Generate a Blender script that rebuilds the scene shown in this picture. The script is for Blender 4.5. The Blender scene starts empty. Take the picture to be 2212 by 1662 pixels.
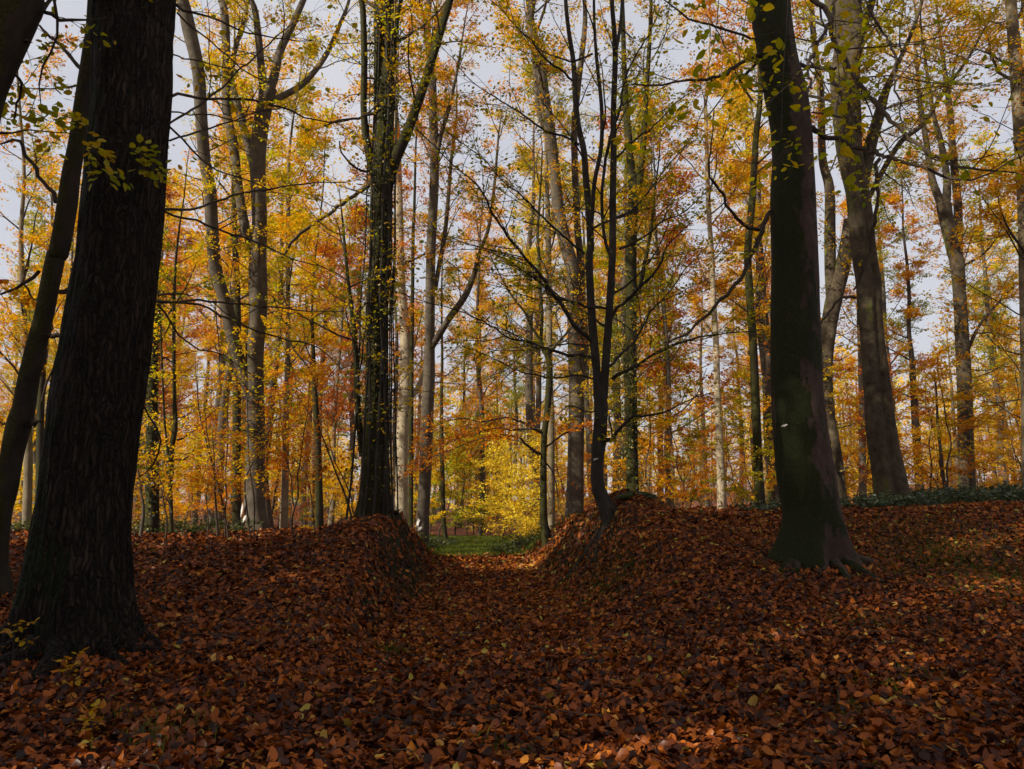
import bpy, math
import numpy as np
from mathutils import Vector

# ------------------------------------------------------------------ camera, light
SC = bpy.context.scene
COL = SC.collection
F, CX, CY = 1600.0, 1106.0, 831.0          # focal length and centre of the frame, in units of a frame 2212 wide
PITCH = math.atan((1097 - CY) / F)
CAMZ = 1.35
cam = bpy.data.cameras.new("camera")
cam.sensor_width = 36.0
cam.lens = F / 2212.0 * 36.0
cam.clip_end = 2000
co = bpy.data.objects.new("camera", cam)
co.location = (0, 0, CAMZ)
co.rotation_euler = (math.radians(90) + PITCH, 0, 0)
COL.objects.link(co)
SC.camera = co

SUN_EL = math.radians(33)
sd = Vector((-0.86, -0.51, 0)).normalized()
SUN = Vector((sd.x * math.cos(SUN_EL), sd.y * math.cos(SUN_EL), math.sin(SUN_EL)))
w = bpy.data.worlds.new("World")
SC.world = w
w.use_nodes = True
nt = w.node_tree
bg = nt.nodes["Background"]
sky = nt.nodes.new("ShaderNodeTexSky")
sky.sky_type = 'NISHITA'
sky.sun_disc = False
sky.sun_elevation = SUN_EL
sky.sun_rotation = math.atan2(sd.x, sd.y)
sky.dust_density = 2.0
mx = nt.nodes.new("ShaderNodeMix")
mx.data_type = 'RGBA'
tcn = nt.nodes.new("ShaderNodeTexCoord")
nz = nt.nodes.new("ShaderNodeTexNoise")
nz.inputs['Scale'].default_value = 2.2
nz.inputs['Detail'].default_value = 5
mr = nt.nodes.new("ShaderNodeMapRange")
mr.inputs['From Min'].default_value = 0.3
mr.inputs['From Max'].default_value = 0.7
mr.inputs['To Min'].default_value = 0.70
mr.inputs['To Max'].default_value = 1.0
nt.links.new(tcn.outputs['Generated'], nz.inputs['Vector'])
nt.links.new(nz.outputs['Fac'], mr.inputs['Value'])
nt.links.new(mr.outputs['Result'], mx.inputs['Factor'])
nt.links.new(sky.outputs[0], mx.inputs['A'])
mx.inputs['B'].default_value = (4.5, 4.52, 4.9, 1)      # thin high cloud veil
nt.links.new(mx.outputs['Result'], bg.inputs['Color'])
bg.inputs['Strength'].default_value = 0.10
sky.altitude = 0
sl = bpy.data.lights.new("sun", 'SUN')
sl.energy = 5.0
sl.angle = math.radians(0.6)
sl.color = (1.0, 0.90, 0.72)
so = bpy.data.objects.new("sun", sl)
so.rotation_euler = SUN.to_track_quat('Z', 'Y').to_euler()
so.location = (-30, -20, 40)
COL.objects.link(so)
SC.view_settings.view_transform = 'Standard'
SC.view_settings.look = 'None'
SC.view_settings.exposure = 0.6
SC.view_settings.gamma = 1.0
SC.view_settings.use_curve_mapping = False
cy = SC.cycles
cy.max_bounces = 6
cy.diffuse_bounces = 3
cy.glossy_bounces = 2
cy.transmission_bounces = 4
cy.sample_clamp_indirect = 4
cy.use_denoising = True

# ------------------------------------------------------------------ numeric helpers
def sst(a, b, x):
    t = np.clip((np.asarray(x, float) - a) / (b - a), 0, 1)
    return t * t * (3 - 2 * t)

def _hash(ix, iy, seed):
    h = (ix.astype(np.int64) * 374761393 + iy.astype(np.int64) * 668265263 + seed * 974634777) & 0x7fffffff
    h = ((h ^ (h >> 13)) * 1274126177) & 0x7fffffff
    return ((h ^ (h >> 16)) & 0xffff) / 65535.0

def vn(x, y, s=0):
    x = np.asarray(x, float); y = np.asarray(y, float)
    ix = np.floor(x); iy = np.floor(y)
    fx = x - ix; fy = y - iy
    fx = fx * fx * (3 - 2 * fx); fy = fy * fy * (3 - 2 * fy)
    a = _hash(ix, iy, s); b = _hash(ix + 1, iy, s); c = _hash(ix, iy + 1, s); d = _hash(ix + 1, iy + 1, s)
    return (a * (1 - fx) + b * fx) * (1 - fy) + (c * (1 - fx) + d * fx) * fy

def fbm(x, y, s=0, o=4):
    r = 0; am = .5
    for i in range(o):
        r = r + am * vn(x * 2 ** i, y * 2 ** i, s + i * 17); am *= .5
    return r

def pathx(y):
    return 0.62 - 0.070 * np.asarray(y, float)

def H(x, y):
    """height of the ground"""
    x = np.asarray(x, float); y = np.asarray(y, float)
    dx = x - pathx(y)
    d = np.abs(dx)
    rough = (fbm(x * .5, y * .5, 3) - .5) * .22 + (fbm(x * 2.3, y * 2.3, 9, 3) - .5) * .07
    # forest floor left and right of the sunken track
    L = .78 * sst(5, 13.5, y) - .35 * sst(15, 26, y)
    L = L + .45 * np.exp(-((d - 2.1) / 1.15) ** 2 - ((y - 14.6) / 4.6) ** 2)
    Rr = 1.14 * sst(7, 15, y) + .04 * np.maximum(x - 4, 0) * sst(9, 18, y)
    Rr = Rr + .54 * np.exp(-((d - 2.25) / 1.3) ** 2 - ((y - 14.4) / 3.2) ** 2)
    fade = 1 - sst(20.5, 26, y) * np.exp(-(d / 5.0) ** 2)
    cutL = sst(1.25, 1.95, d + (fbm(y * .7, x * 0 + 3, 5) - .5) * .6)
    far_ = sst(11, 16.5, y)
    d2 = d + (fbm(y * .6, x * 0 + 8, 6) - .5) * .5 * (1 - .6 * far_)
    cutR = np.clip((d2 - 1.15) / (1.7 - .35 * far_), 0, 1); cutR = .55 * cutR * cutR * (3 - 2 * cutR) + .45 * cutR
    side = np.where(dx < 0, L * cutL, Rr * cutR) * fade
    rough = rough + (fbm(x * 1.3 + 4, y * 1.1, 41) - .5) * .28 * np.exp(-((d - 1.7) / .55) ** 2) * sst(8, 12, y)
    far = -.5 * sst(30, 60, y) + 3.0 * sst(90, 220, y)
    pile = .13 * np.exp(-((x - 4.45) ** 2 + (y - 11) ** 2) / .75 ** 2) + .12 * np.exp(-((x + 4.1) ** 2 + (y - 7) ** 2) / .95 ** 2)
    bed = -.14 * (1 - sst(.9, 2.0, d)) * sst(4, 8, y) * (1 - sst(15, 21, y))
    return bed + side + pile + rough * sst(.6, 2.0, d) * .9 + rough * .25 + far

REG = {1: (0, 0, .3397), 2: (732.6, 0, .3397), 3: (1460.6, 0, .3397), 4: (0, 544.8, .3397), 5: (732.6, 544.8, .3397),
       6: (1460.6, 544.8, .3397), 7: (0, 1099, .5002), 8: (1105.5, 1099, .5002), 9: (263, 845.4, .2633), 10: (845.4, 986.3, .2548),
       0: (0, 0, 1.0)}

def T(*a, thin=1.0):
    """traced line: region id, list of (x, y, width) in that region's pixels, and so on"""
    out = []
    for i in range(0, len(a), 2):
        ox, oy, s = REG[a[i]]
        for p in a[i + 1]:
            wd = p[2] if len(p) > 2 else None
            out.append((ox + p[0] * s, oy + p[1] * s, None if wd is None else wd * s))
    # fill missing widths
    ws = [p[2] for p in out]
    idx = [i for i, v in enumerate(ws) if v is not None]
    if not idx:
        ws = list(np.linspace(6, 2, len(ws)))
    else:
        ws = list(np.interp(range(len(ws)), idx, [ws[i] for i in idx]))
    return [(out[i][0], out[i][1], ws[i] * thin) for i in range(len(out))]

CP, SP = math.cos(PITCH), math.sin(PITCH)
def at(vx, vy, Y):
    a = (vx - CX) / F; b = (CY - vy) / F
    t = Y / (CP - b * SP)
    return np.array([a * t, Y, CAMZ + t * (SP + b * CP)]), t

def to3d(pts, D, dD=0.0):
    P = []; R = []
    n = len(pts)
    d0, d1 = dD if isinstance(dD, tuple) else (0, dD)
    for i, (x, y, wd) in enumerate(pts):
        p, t = at(x, y, D + d0 + (d1 - d0) * i / max(1, n - 1))
        P.append(p); R.append(wd * .5 * t / F)
    return np.array(P), np.array(R)

def catmull(P, R, n):
    P = np.asarray(P, float); R = np.asarray(R, float)
    if len(P) < 3:
        t = np.linspace(0, 1, n)
        tt = np.linspace(0, 1, len(P))
        return np.stack([np.interp(t, tt, P[:, k]) for k in range(3)], 1), np.interp(t, tt, R)
    seg = np.linalg.norm(np.diff(P, axis=0), axis=1)
    s = np.concatenate([[0], np.cumsum(seg)])
    Q = np.vstack([2 * P[0] - P[1], P, 2 * P[-1] - P[-2]])
    u = np.linspace(0, s[-1], n)
    k = np.clip(np.searchsorted(s, u, side='right') - 1, 0, len(P) - 2)
    f = ((u - s[k]) / np.maximum(seg[k], 1e-9))[:, None]
    p0, p1, p2, p3 = Q[k], Q[k + 1], Q[k + 2], Q[k + 3]
    out = .5 * ((2 * p1) + (-p0 + p2) * f + (2 * p0 - 5 * p1 + 4 * p2 - p3) * f ** 2 + (-p0 + 3 * p1 - 3 * p2 + p3) * f ** 3)
    return out, np.interp(u, s, R)

def norm(v):
    return v / np.maximum(np.linalg.norm(v, axis=-1, keepdims=True), 1e-9)

# ------------------------------------------------------------------ mesh building
def mesh_from(name, V, Fs, mat, attr=None, smooth=True):
    """V (n,3); Fs a list of integer arrays (m,3) or (m,4); attr: per-vertex float 'v'"""
    me = bpy.data.meshes.new(name)
    V = np.ascontiguousarray(V, dtype=np.float32)
    me.vertices.add(len(V)); me.vertices.foreach_set("co", V.ravel())
    loops = np.concatenate([f.ravel() for f in Fs]).astype(np.int32)
    sizes = np.concatenate([np.full(len(f), f.shape[1], np.int32) for f in Fs])
    starts = np.concatenate([[0], np.cumsum(sizes)[:-1]]).astype(np.int32)
    me.loops.add(len(loops)); me.loops.foreach_set("vertex_index", loops)
    me.polygons.add(len(sizes)); me.polygons.foreach_set("loop_start", starts)
    me.polygons.foreach_set("use_smooth", np.full(len(sizes), smooth))
    if attr is not None:
        a = me.attributes.new("v", 'FLOAT', 'POINT')
        a.data.foreach_set("value", np.ascontiguousarray(attr, dtype=np.float32))
    me.update(calc_edges=True)
    me.materials.append(mat)
    return me

def link(name, me, parent=None):
    o = bpy.data.objects.new(name, me)
    COL.objects.link(o)
    if parent is not None:
        o.parent = parent
    return o

def tubes(P, R, sides):
    """P (m,n,3), R (m,n) -> V, F"""
    m, n, _ = P.shape
    chord = norm(P[:, -1] - P[:, 0])
    ref = np.where(np.abs(chord[:, 2:3]) < .8, np.array([[0, 0, 1.]]), np.array([[1., 0, 0]]))
    tan = norm(np.gradient(P, axis=1))
    u = norm(np.cross(tan, ref[:, None, :]))
    v = np.cross(tan, u)
    th = np.arange(sides) * 2 * np.pi / sides
    ring = P[:, :, None, :] + R[:, :, None, None] * (np.cos(th)[None, None, :, None] * u[:, :, None, :] + np.sin(th)[None, None, :, None] * v[:, :, None, :])
    V = ring.reshape(-1, 3)
    base = (np.arange(m) * n * sides)[:, None, None] + (np.arange(n - 1) * sides)[None, :, None]
    j = np.arange(sides)[None, None, :]; j2 = (np.arange(sides) + 1) % sides
    a = base + j; b = base + j2[None, None, :]; c = b + sides; d = a + sides
    Fc = np.stack([a, b, c, d], -1).reshape(-1, 4)
    return V, Fc

class Acc:
    def __init__(s): s.V = []; s.F = {}; s.A = []; s.n = 0
    def add(s, V, Fc, A=None):
        if len(V) == 0: return
        s.V.append(V); s.F.setdefault(Fc.shape[1], []).append(Fc + s.n)
        s.A.append(np.zeros(len(V)) if A is None else A); s.n += len(V)
    def mesh(s, name, mat, attr=False, origin=(0, 0, 0)):
        if not s.V: return None
        V = np.concatenate(s.V) - np.asarray(origin)[None, :]
        return mesh_from(name, V, [np.concatenate(f) for f in s.F.values()], mat, np.concatenate(s.A) if attr else None)

def trunk_geo(P, R, rng, sides=28, step=.14, lob=.035, furrow=0.0, base_lobes=0.0, zb=None, flute=None):
    L = np.sum(np.linalg.norm(np.diff(P, axis=0), axis=1))
    n = max(6, int(L / step))
    Q, q = catmull(P, R, n)
    z = Q[:, 2]
    h = z - (z.min() if zb is None else zb)
    th = np.arange(sides) * 2 * np.pi / sides
    TH, Z = np.meshgrid(th, h)
    rr = np.ones_like(TH)
    ph = rng.random(8) * 6.28
    for k, am in ((2, 1.0), (3, .8), (5, .5)):
        rr += lob * am * np.cos(k * TH + ph[k % 8] + Z * rng.uniform(-.5, .5) + .7 * np.sin(Z * .6 + ph[(k + 1) % 8]))
    rr += (fbm(Z * 1.7 + 9, np.cos(TH) * 2 + 5, int(ph[0] * 100)) - .5) * lob * 2.2
    rr += (fbm(Z * 5 + 9, np.sin(TH) * 4 + 5, int(ph[1] * 100)) - .5) * lob * .8
    if furrow:
        fx = TH / (2 * np.pi) * sides * .42 + (fbm(Z * .9, TH * 3, 77) - .5) * 3.2
        rr += furrow * (np.abs(vn(fx, Z * 1.3, 31) - .5) * 2 - .5) + furrow * .6 * (vn(TH * 30, Z * 5, 8) - .5)
    if base_lobes:
        e = np.exp(-np.maximum(Z, 0) / .42)
        k = 5
        rr += base_lobes * e * (.6 * np.abs(np.cos(k * .5 * TH + ph[5])) ** 2 * 1.1 - .3 + .35 * np.cos(3 * TH + ph[6]) + .4 * (vn(TH * 2.6, Z * 2 + 2, 5) - .5))
    if flute: rr *= 1 - flute[1] * np.exp(-((TH - flute[0] - .25 * np.sin(Z * .35)) / flute[2]) ** 2) * np.exp(-np.maximum(Z - 9, 0) / 2)
    rr = rr / (1 + lob * 1.5 + furrow * 1.1 + (.06 * base_lobes if base_lobes else 0))
    RR = q[:, None] * rr
    tan = norm(np.gradient(Q, axis=0))
    ref = np.array([[1., 0, 0]]) if abs(norm(Q[-1] - Q[0])[0]) < .85 else np.array([[0., 0, 1.]])
    v = norm(np.cross(tan, ref)); u = np.cross(v, tan)
    V = Q[:, None, :] + RR[:, :, None] * (np.cos(TH)[:, :, None] * u[:, None, :] + np.sin(TH)[:, :, None] * v[:, None, :])
    V = V.reshape(-1, 3)
    a = (np.arange(n - 1) * sides)[:, None] + np.arange(sides)[None, :]
    b = (np.arange(n - 1) * sides)[:, None] + ((np.arange(sides) + 1) % sides)[None, :]
    Fc = np.stack([a, b, b + sides, a + sides], -1).reshape(-1, 4)
    return V, Fc, Q, q

def interp_at(P, s):
    """P (m,n,3) , s (m,k) in 0..1 -> points, tangents (m,k,3)"""
    m, n, _ = P.shape
    u = np.clip(s, 0, .9999) * (n - 1)
    i = u.astype(int); f = (u - i)[..., None]
    r = np.arange(m)[:, None]
    a = P[r, i]; b = P[r, i + 1]
    return a * (1 - f) + b * f, norm(b - a)

def children(P, R, k, rng, smin=.15, smax=1.0, ratio=.5, ang=(30, 60), up=.15, flat=.5, npts=6, wig=.12, length=None, rk=.55, thin=.012):
    m, n, _ = P.shape
    Lp = np.sum(np.linalg.norm(np.diff(P, axis=1), axis=2), axis=1)
    s = smin + (smax - smin) * (np.arange(k)[None, :] + rng.random((m, k))) / k
    st, tn = interp_at(P, s)
    rw = rng.normal(size=(m, k, 3)); rw[..., 2] *= (1 - flat)
    rw = norm(rw - tn * np.sum(rw * tn, -1, keepdims=True))
    a = np.radians(rng.uniform(ang[0], ang[1], (m, k)))[..., None]
    d = np.cos(a) * tn + np.sin(a) * rw
    if length is None:
        L = Lp[:, None] * ratio * (1 - .55 * s) * rng.uniform(.65, 1.25, (m, k))
    else:
        L = rng.uniform(length[0], length[1], (m, k)) * (1 - .35 * s)
    stp = (L / (npts - 1))[..., None]
    pts = [st]; cur = st; dd = d
    for i in range(npts - 1):
        dd = norm(dd + rng.normal(size=dd.shape) * wig + np.array([0, 0, up / npts]))
        cur = cur + dd * stp
        pts.append(cur)
    C = np.stack(pts, 2).reshape(m * k, npts, 3)
    u = np.clip(s, 0, .9999) * (n - 1); i = u.astype(int)
    rp = R[np.arange(m)[:, None], i]
    r0 = np.minimum(rp * rk, L * thin + .0015).reshape(-1)
    CR = r0[:, None] * np.linspace(1, .3, npts)[None, :]
    return C, CR

# leaf templates: x along the leaf, y across, z normal
LEAF4 = (np.array([[0, 0, 0], [.5, -.33, .03], [1, 0, 0], [.5, .33, .03]]), np.array([[0, 1, 2, 3]]))
LEAF6 = (np.array([[0, 0, 0], [.32, -.32, .07], [.75, -.24, .06], [1, 0, 0], [.75, .24, .06], [.32, .32, .07]]), np.array([[0, 1, 2, 3], [0, 3, 4, 5]]))
_h = .055
LEAF8 = (np.array([[0, 0, 0], [.2, -.25, _h], [.22, 0, 0], [.2, .25, _h], [.48, -.34, _h], [.5, 0, 0], [.48, .34, _h], [.8, -.2, _h * .8], [.78, 0, 0], [.8, .2, _h * .8], [1, 0, 0], [-.18, 0, .0]]),
         np.array([[0, 1, 2], [0, 2, 3], [1, 4, 5], [1, 5, 2], [2, 5, 6], [2, 6, 3], [4, 7, 8], [4, 8, 5], [5, 8, 9], [5, 9, 6], [7, 10, 8], [8, 10, 9]]))

def leaves(tpl, pos, ax, nm, size, rng, curl=.15, bend=.15, wid=None):
    TV, TF = tpl
    N = len(pos)
    ax = norm(ax); nm = norm(nm - ax * np.sum(nm * ax, -1, keepdims=True)); sd_ = np.cross(nm, ax)
    x = np.broadcast_to(TV[:, 0], (N, len(TV))); y = np.broadcast_to(TV[:, 1], (N, len(TV))).copy(); z = np.broadcast_to(TV[:, 2], (N, len(TV))).copy()
    y *= (rng.uniform(.8, 1.15, N) if wid is None else wid)[:, None]
    z *= rng.uniform(-.6, 1.6, N)[:, None]
    z = z + (rng.normal(size=N) * curl)[:, None] * (y * y) * 4 + (rng.normal(size=N) * bend)[:, None] * (x * x) + (rng.normal(size=N) * curl)[:, None] * x * y * 2
    s = size[:, None, None]
    V = pos[:, None, :] + s * (x[..., None] * ax[:, None, :] + y[..., None] * sd_[:, None, :] + z[..., None] * nm[:, None, :])
    Fc = (np.arange(N) * len(TV))[:, None, None] + TF[None]
    return V.reshape(-1, 3), Fc.reshape(-1, TF.shape[1])

def spray(acc, TW, K, size, rng, spread=.22, tpl=LEAF4, droop=0.0, hue=(0., 1.), tilt=.35, clump=.6):
    """scatter K leaves on each twig of TW (m,n,3) as a flat layered spray"""
    m = len(TW)
    if tpl is LEAF4: K = int(K * 2.2); size = size * .92
    if m == 0 or K == 0: return
    s = rng.random((m, K)) ** .8
    p, t = interp_at(TW, s)
    ch = norm(TW[:, -1] - TW[:, 0])
    side = norm(np.cross(ch, np.array([0, 0, 1.])) + 1e-4)[:, None, :]
    lat = rng.uniform(-1, 1, (m, K, 1))
    pn = norm(np.array([0, 0, 1.]) + rng.normal(size=(m, 1, 3)) * .16)
    p = p + side * lat * spread * (1.1 - .6 * s[..., None]) + pn * rng.normal(size=(m, K, 1)) * .02 + ch[:, None, :] * rng.normal(size=(m, K, 1)) * spread * .4
    p[..., 2] -= droop * np.abs(lat[..., 0]) * spread
    ax = norm(t * .55 + side * np.sign(lat) * .8 + rng.normal(size=(m, K, 3)) * .35)
    nm = norm(pn + rng.normal(size=(m, K, 3)) * tilt)
    hv = clump * rng.random((m, 1)) + (1 - clump) * rng.random((m, K))
    hv = hue[0] + (hue[1] - hue[0]) * hv
    V, Fc = leaves(tpl, p.reshape(-1, 3), ax.reshape(-1, 3), nm.reshape(-1, 3), size * rng.uniform(.6, 1.2, m * K), rng)
    acc.add(V, Fc, np.repeat(hv.reshape(-1), len(tpl[0])))

# ------------------------------------------------------------------ materials
def mat_new(name):
    m = bpy.data.materials.new(name); m.use_nodes = True
    n = m.node_tree; n.nodes.clear()
    out = n.nodes.new("ShaderNodeOutputMaterial")
    return m, n, out

def ramp(n, stops):
    r = n.nodes.new("ShaderNodeValToRGB")
    e = r.color_ramp.elements
    while len(e) > 1: e.remove(e[0])
    e[0].position = stops[0][0]; e[0].color = (*stops[0][1], 1)
    for p, c in stops[1:]:
        k = e.new(p); k.color = (*c, 1)
    return r

def leaf_mat(name, stops, trans=.46, jitter=.25, gloss=0.0):
    m, n, out = mat_new(name)
    at_ = n.nodes.new("ShaderNodeAttribute"); at_.attribute_name = "v"
    oi = n.nodes.new("ShaderNodeObjectInfo")
    ma = n.nodes.new("ShaderNodeMath"); ma.operation = 'MULTIPLY_ADD'; ma.inputs[1].default_value = jitter; ma.inputs[2].default_value = -jitter / 2
    n.links.new(oi.outputs['Random'], ma.inputs[0])
    ad = n.nodes.new("ShaderNodeMath"); ad.operation = 'ADD'; ad.use_clamp = True
    n.links.new(at_.outputs['Fac'], ad.inputs[0]); n.links.new(ma.outputs[0], ad.inputs[1])
    r = ramp(n, stops)
    n.links.new(ad.outputs[0], r.inputs['Fac'])
    d = n.nodes.new("ShaderNodeBsdfDiffuse")
    n.links.new(r.outputs['Color'], d.inputs['Color'])
    last = d
    if trans > 0:
        t = n.nodes.new("ShaderNodeBsdfTranslucent")
        hs = n.nodes.new("ShaderNodeHueSaturation"); hs.inputs['Saturation'].default_value = 1.1; hs.inputs['Value'].default_value = 1.05
        n.links.new(r.outputs['Color'], hs.inputs['Color'])
        n.links.new(hs.outputs['Color'], t.inputs['Color'])
        mx_ = n.nodes.new("ShaderNodeMixShader"); mx_.inputs['Fac'].default_value = trans
        n.links.new(d.outputs[0], mx_.inputs[1]); n.links.new(t.outputs[0], mx_.inputs[2])
        last = mx_
    if gloss > 0:
        g = n.nodes.new("ShaderNodeBsdfGlossy"); g.inputs['Roughness'].default_value = .42
        g.inputs['Color'].default_value = (1, 1, 1, 1)
        m2 = n.nodes.new("ShaderNodeMixShader"); m2.inputs['Fac'].default_value = gloss
        n.links.new(last.outputs[0], m2.inputs[1]); n.links.new(g.outputs[0], m2.inputs[2])
        last = m2
    n.links.new(last.outputs[0], out.inputs['Surface'])
    return m

ORANGE = [(0, (.48, .12, .008)), (.18, (.66, .24, .008)), (.45, (.76, .39, .011)), (.72, (.76, .49, .016)), (.9, (.50, .42, .02)), (1, (.28, .32, .02))]
GOLD = [(0, (.68, .28, .008)), (.3, (.78, .44, .011)), (.65, (.76, .56, .022)), (.85, (.46, .48, .025)), (1, (.26, .34, .02))]
OLIVE = [(0, (.62, .34, .010)), (.35, (.47, .38, .016)), (.7, (.28, .31, .02)), (1, (.14, .20, .02))]
RUST = [(0, (.30, .05, .010)), (.4, (.54, .15, .010)), (.75, (.70, .28, .010)), (1, (.72, .42, .015))]
M_OR = leaf_mat("orange_beech_leaves", ORANGE)
M_GO = leaf_mat("golden_beech_leaves", GOLD)
M_OL = leaf_mat("olive_yellow_leaves", OLIVE)
M_RU = leaf_mat("rust_brown_leaves", RUST)
M_YEL = leaf_mat("bright_yellow_leaves", [(0, (.88, .46, .02)), (.35, (.93, .68, .05)), (1, (.92, .82, .14))], .45, .05)
M_YG = leaf_mat("yellow_green_leaves", [(0, (.50, .20, .015)), (.3, (.52, .34, .02)), (.65, (.38, .38, .03)), (1, (.20, .28, .03))], .5, .1, .02)
M_GREEN = leaf_mat("bramble_leaves", [(0, (.03, .055, .02)), (.5, (.055, .095, .035)), (.85, (.11, .15, .05)), (1, (.30, .20, .04))], .3, 0, .06)
M_LIT = leaf_mat("fallen_beech_leaves", [(0, (.016, .007, .006)), (.25, (.042, .013, .008)), (.5, (.17, .041, .007)), (.74, (.33, .086, .009)), (.88, (.45, .16, .018)), (.955, (.42, .24, .05)), (1, (.34, .28, .04))], .12, 0, .02)
M_IVY = leaf_mat("ivy_leaves", [(0, (.018, .03, .008)), (.45, (.05, .07, .014)), (.72, (.15, .14, .02)), (.9, (.36, .26, .02)), (1, (.50, .24, .02))], .4, 0, .03)
M_GRASS = leaf_mat("grass_blades", [(0, (.035, .060, .010)), (.6, (.080, .125, .015)), (1, (.26, .26, .06))], .4, 0)

def bark_mat(name, dark, light, moss=.4, scale=(9, 9, 1.6), bump=.5, patch=.35, mosscol=(.035, .05, .008), mossside=None, furrows=0):
    m, n, out = mat_new(name)
    tc = n.nodes.new("ShaderNodeTexCoord")
    mp = n.nodes.new("ShaderNodeMapping"); mp.inputs['Scale'].default_value = scale
    n.links.new(tc.outputs['Object'], mp.inputs['Vector'])
    n1 = n.nodes.new("ShaderNodeTexNoise"); n1.inputs['Scale'].default_value = 2.2; n1.inputs['Detail'].default_value = 6; n1.inputs['Roughness'].default_value = .65
    n.links.new(mp.outputs[0], n1.inputs['Vector'])
    r1 = ramp(n, [(.3, dark), (.7, light)])
    n.links.new(n1.outputs['Fac'], r1.inputs['Fac'])
    n2 = n.nodes.new("ShaderNodeTexNoise"); n2.inputs['Scale'].default_value = 1.3; n2.inputs['Detail'].default_value = 5; n2.inputs['Roughness'].default_value = .6
    n.links.new(tc.outputs['Object'], n2.inputs['Vector'])
    r2 = ramp(n, [(.5 - patch * .3, (0, 0, 0)), (.5 + patch * .3, (1, 1, 1))])
    n.links.new(n2.outputs['Fac'], r2.inputs['Fac'])
    mixp = n.nodes.new("ShaderNodeMix"); mixp.data_type = 'RGBA'; mixp.blend_type = 'MULTIPLY'
    mixp.inputs['B'].default_value = (.62, .58, .52, 1)
    n.links.new(r2.outputs['Color'], mixp.inputs['Factor']); n.links.new(r1.outputs['Color'], mixp.inputs['A'])
    if furrows:
        mpf = n.nodes.new("ShaderNodeMapping"); mpf.inputs['Scale'].default_value = (1, 1, .11)
        nd = n.nodes.new("ShaderNodeTexNoise"); nd.inputs['Scale'].default_value = 5; nd.inputs['Detail'].default_value = 3
        n.links.new(tc.outputs['Object'], nd.inputs['Vector'])
        vm = n.nodes.new("ShaderNodeVectorMath"); vm.operation = 'MULTIPLY_ADD'; vm.inputs[1].default_value = (.12, .12, .5)
        n.links.new(nd.outputs['Color'], vm.inputs[0]); n.links.new(tc.outputs['Object'], vm.inputs[2]); n.links.new(vm.outputs[0], mpf.inputs['Vector'])
        vf = n.nodes.new("ShaderNodeTexVoronoi"); vf.feature = 'DISTANCE_TO_EDGE'; vf.inputs['Scale'].default_value = furrows
        n.links.new(mpf.outputs[0], vf.inputs['Vector'])
        rf = ramp(n, [(.0, (.16, .16, .16)), (.09, (.5, .5, .5)), (.30, (1.0, 1.0, 1.0))]); n.links.new(vf.outputs['Distance'], rf.inputs['Fac'])
        mf = n.nodes.new("ShaderNodeMix"); mf.data_type = 'RGBA'; mf.blend_type = 'MULTIPLY'; mf.inputs['Factor'].default_value = 1
        n.links.new(mixp.outputs['Result'], mf.inputs['A']); n.links.new(rf.outputs['Color'], mf.inputs['B']); mixp = mf
    # moss
    n3 = n.nodes.new("ShaderNodeTexNoise"); n3.inputs['Scale'].default_value = 2.6; n3.inputs['Detail'].default_value = 7; n3.inputs['Roughness'].default_value = .7
    mp3 = n.nodes.new("ShaderNodeMapping"); mp3.inputs['Location'].default_value = (3.1, 1.7, .4); mp3.inputs['Scale'].default_value = (1, 1, .45)
    n.links.new(tc.outputs['Object'], mp3.inputs['Vector']); n.links.new(mp3.outputs[0], n3.inputs['Vector'])
    val = n3.outputs['Fac']
    if mossside is not None:
        ge = n.nodes.new("ShaderNodeNewGeometry")
        dt = n.nodes.new("ShaderNodeVectorMath"); dt.operation = 'DOT_PRODUCT'; dt.inputs[1].default_value = mossside
        n.links.new(ge.outputs['Normal'], dt.inputs[0])
        mm = n.nodes.new("ShaderNodeMath"); mm.operation = 'MULTIPLY_ADD'; mm.inputs[1].default_value = .16
        n.links.new(dt.outputs['Value'], mm.inputs[0]); n.links.new(val, mm.inputs[2]); val = mm.outputs[0]
    r3 = ramp(n, [(max(0, .655 - moss * .3), (0, 0, 0)), (max(.05, .715 - moss * .3), (1, 1, 1))])
    n.links.new(val, r3.inputs['Fac'])
    n4 = n.nodes.new("ShaderNodeTexNoise"); n4.inputs['Scale'].default_value = 40; n4.inputs['Detail'].default_value = 3
    n.links.new(tc.outputs['Object'], n4.inputs['Vector'])
    r4 = ramp(n, [(.35, tuple(c * .5 for c in mosscol)), (.7, tuple(c * 1.6 for c in mosscol))])
    n.links.new(n4.outputs['Fac'], r4.inputs['Fac'])
    mixm = n.nodes.new("ShaderNodeMix"); mixm.data_type = 'RGBA'
    n.links.new(r3.outputs['Color'], mixm.inputs['Factor']); n.links.new(mixp.outputs['Result'], mixm.inputs['A']); n.links.new(r4.outputs['Color'], mixm.inputs['B'])
    b = n.nodes.new("ShaderNodeBsdfPrincipled"); b.inputs['Roughness'].default_value = .85
    b.inputs['Specular IOR Level'].default_value = .2
    n.links.new(mixm.outputs['Result'], b.inputs['Base Color'])
    bp = n.nodes.new("ShaderNodeBump"); bp.inputs['Strength'].default_value = bump; bp.inputs['Distance'].default_value = .03
    n.links.new(n1.outputs['Fac'], bp.inputs['Height'])
    bp2 = n.nodes.new("ShaderNodeBump"); bp2.inputs['Strength'].default_value = bump * .7; bp2.inputs['Distance'].default_value = .012
    n.links.new(n4.outputs['Fac'], bp2.inputs['Height']); n.links.new(bp.outputs[0], bp2.inputs['Normal'])
    if furrows:
        bp3 = n.nodes.new("ShaderNodeBump"); bp3.inputs['Strength'].default_value = 1.0; bp3.inputs['Distance'].default_value = .06
        n.links.new(rf.outputs['Color'], bp3.inputs['Height']); n.links.new(bp2.outputs[0], bp3.inputs['Normal']); bp2 = bp3
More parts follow.
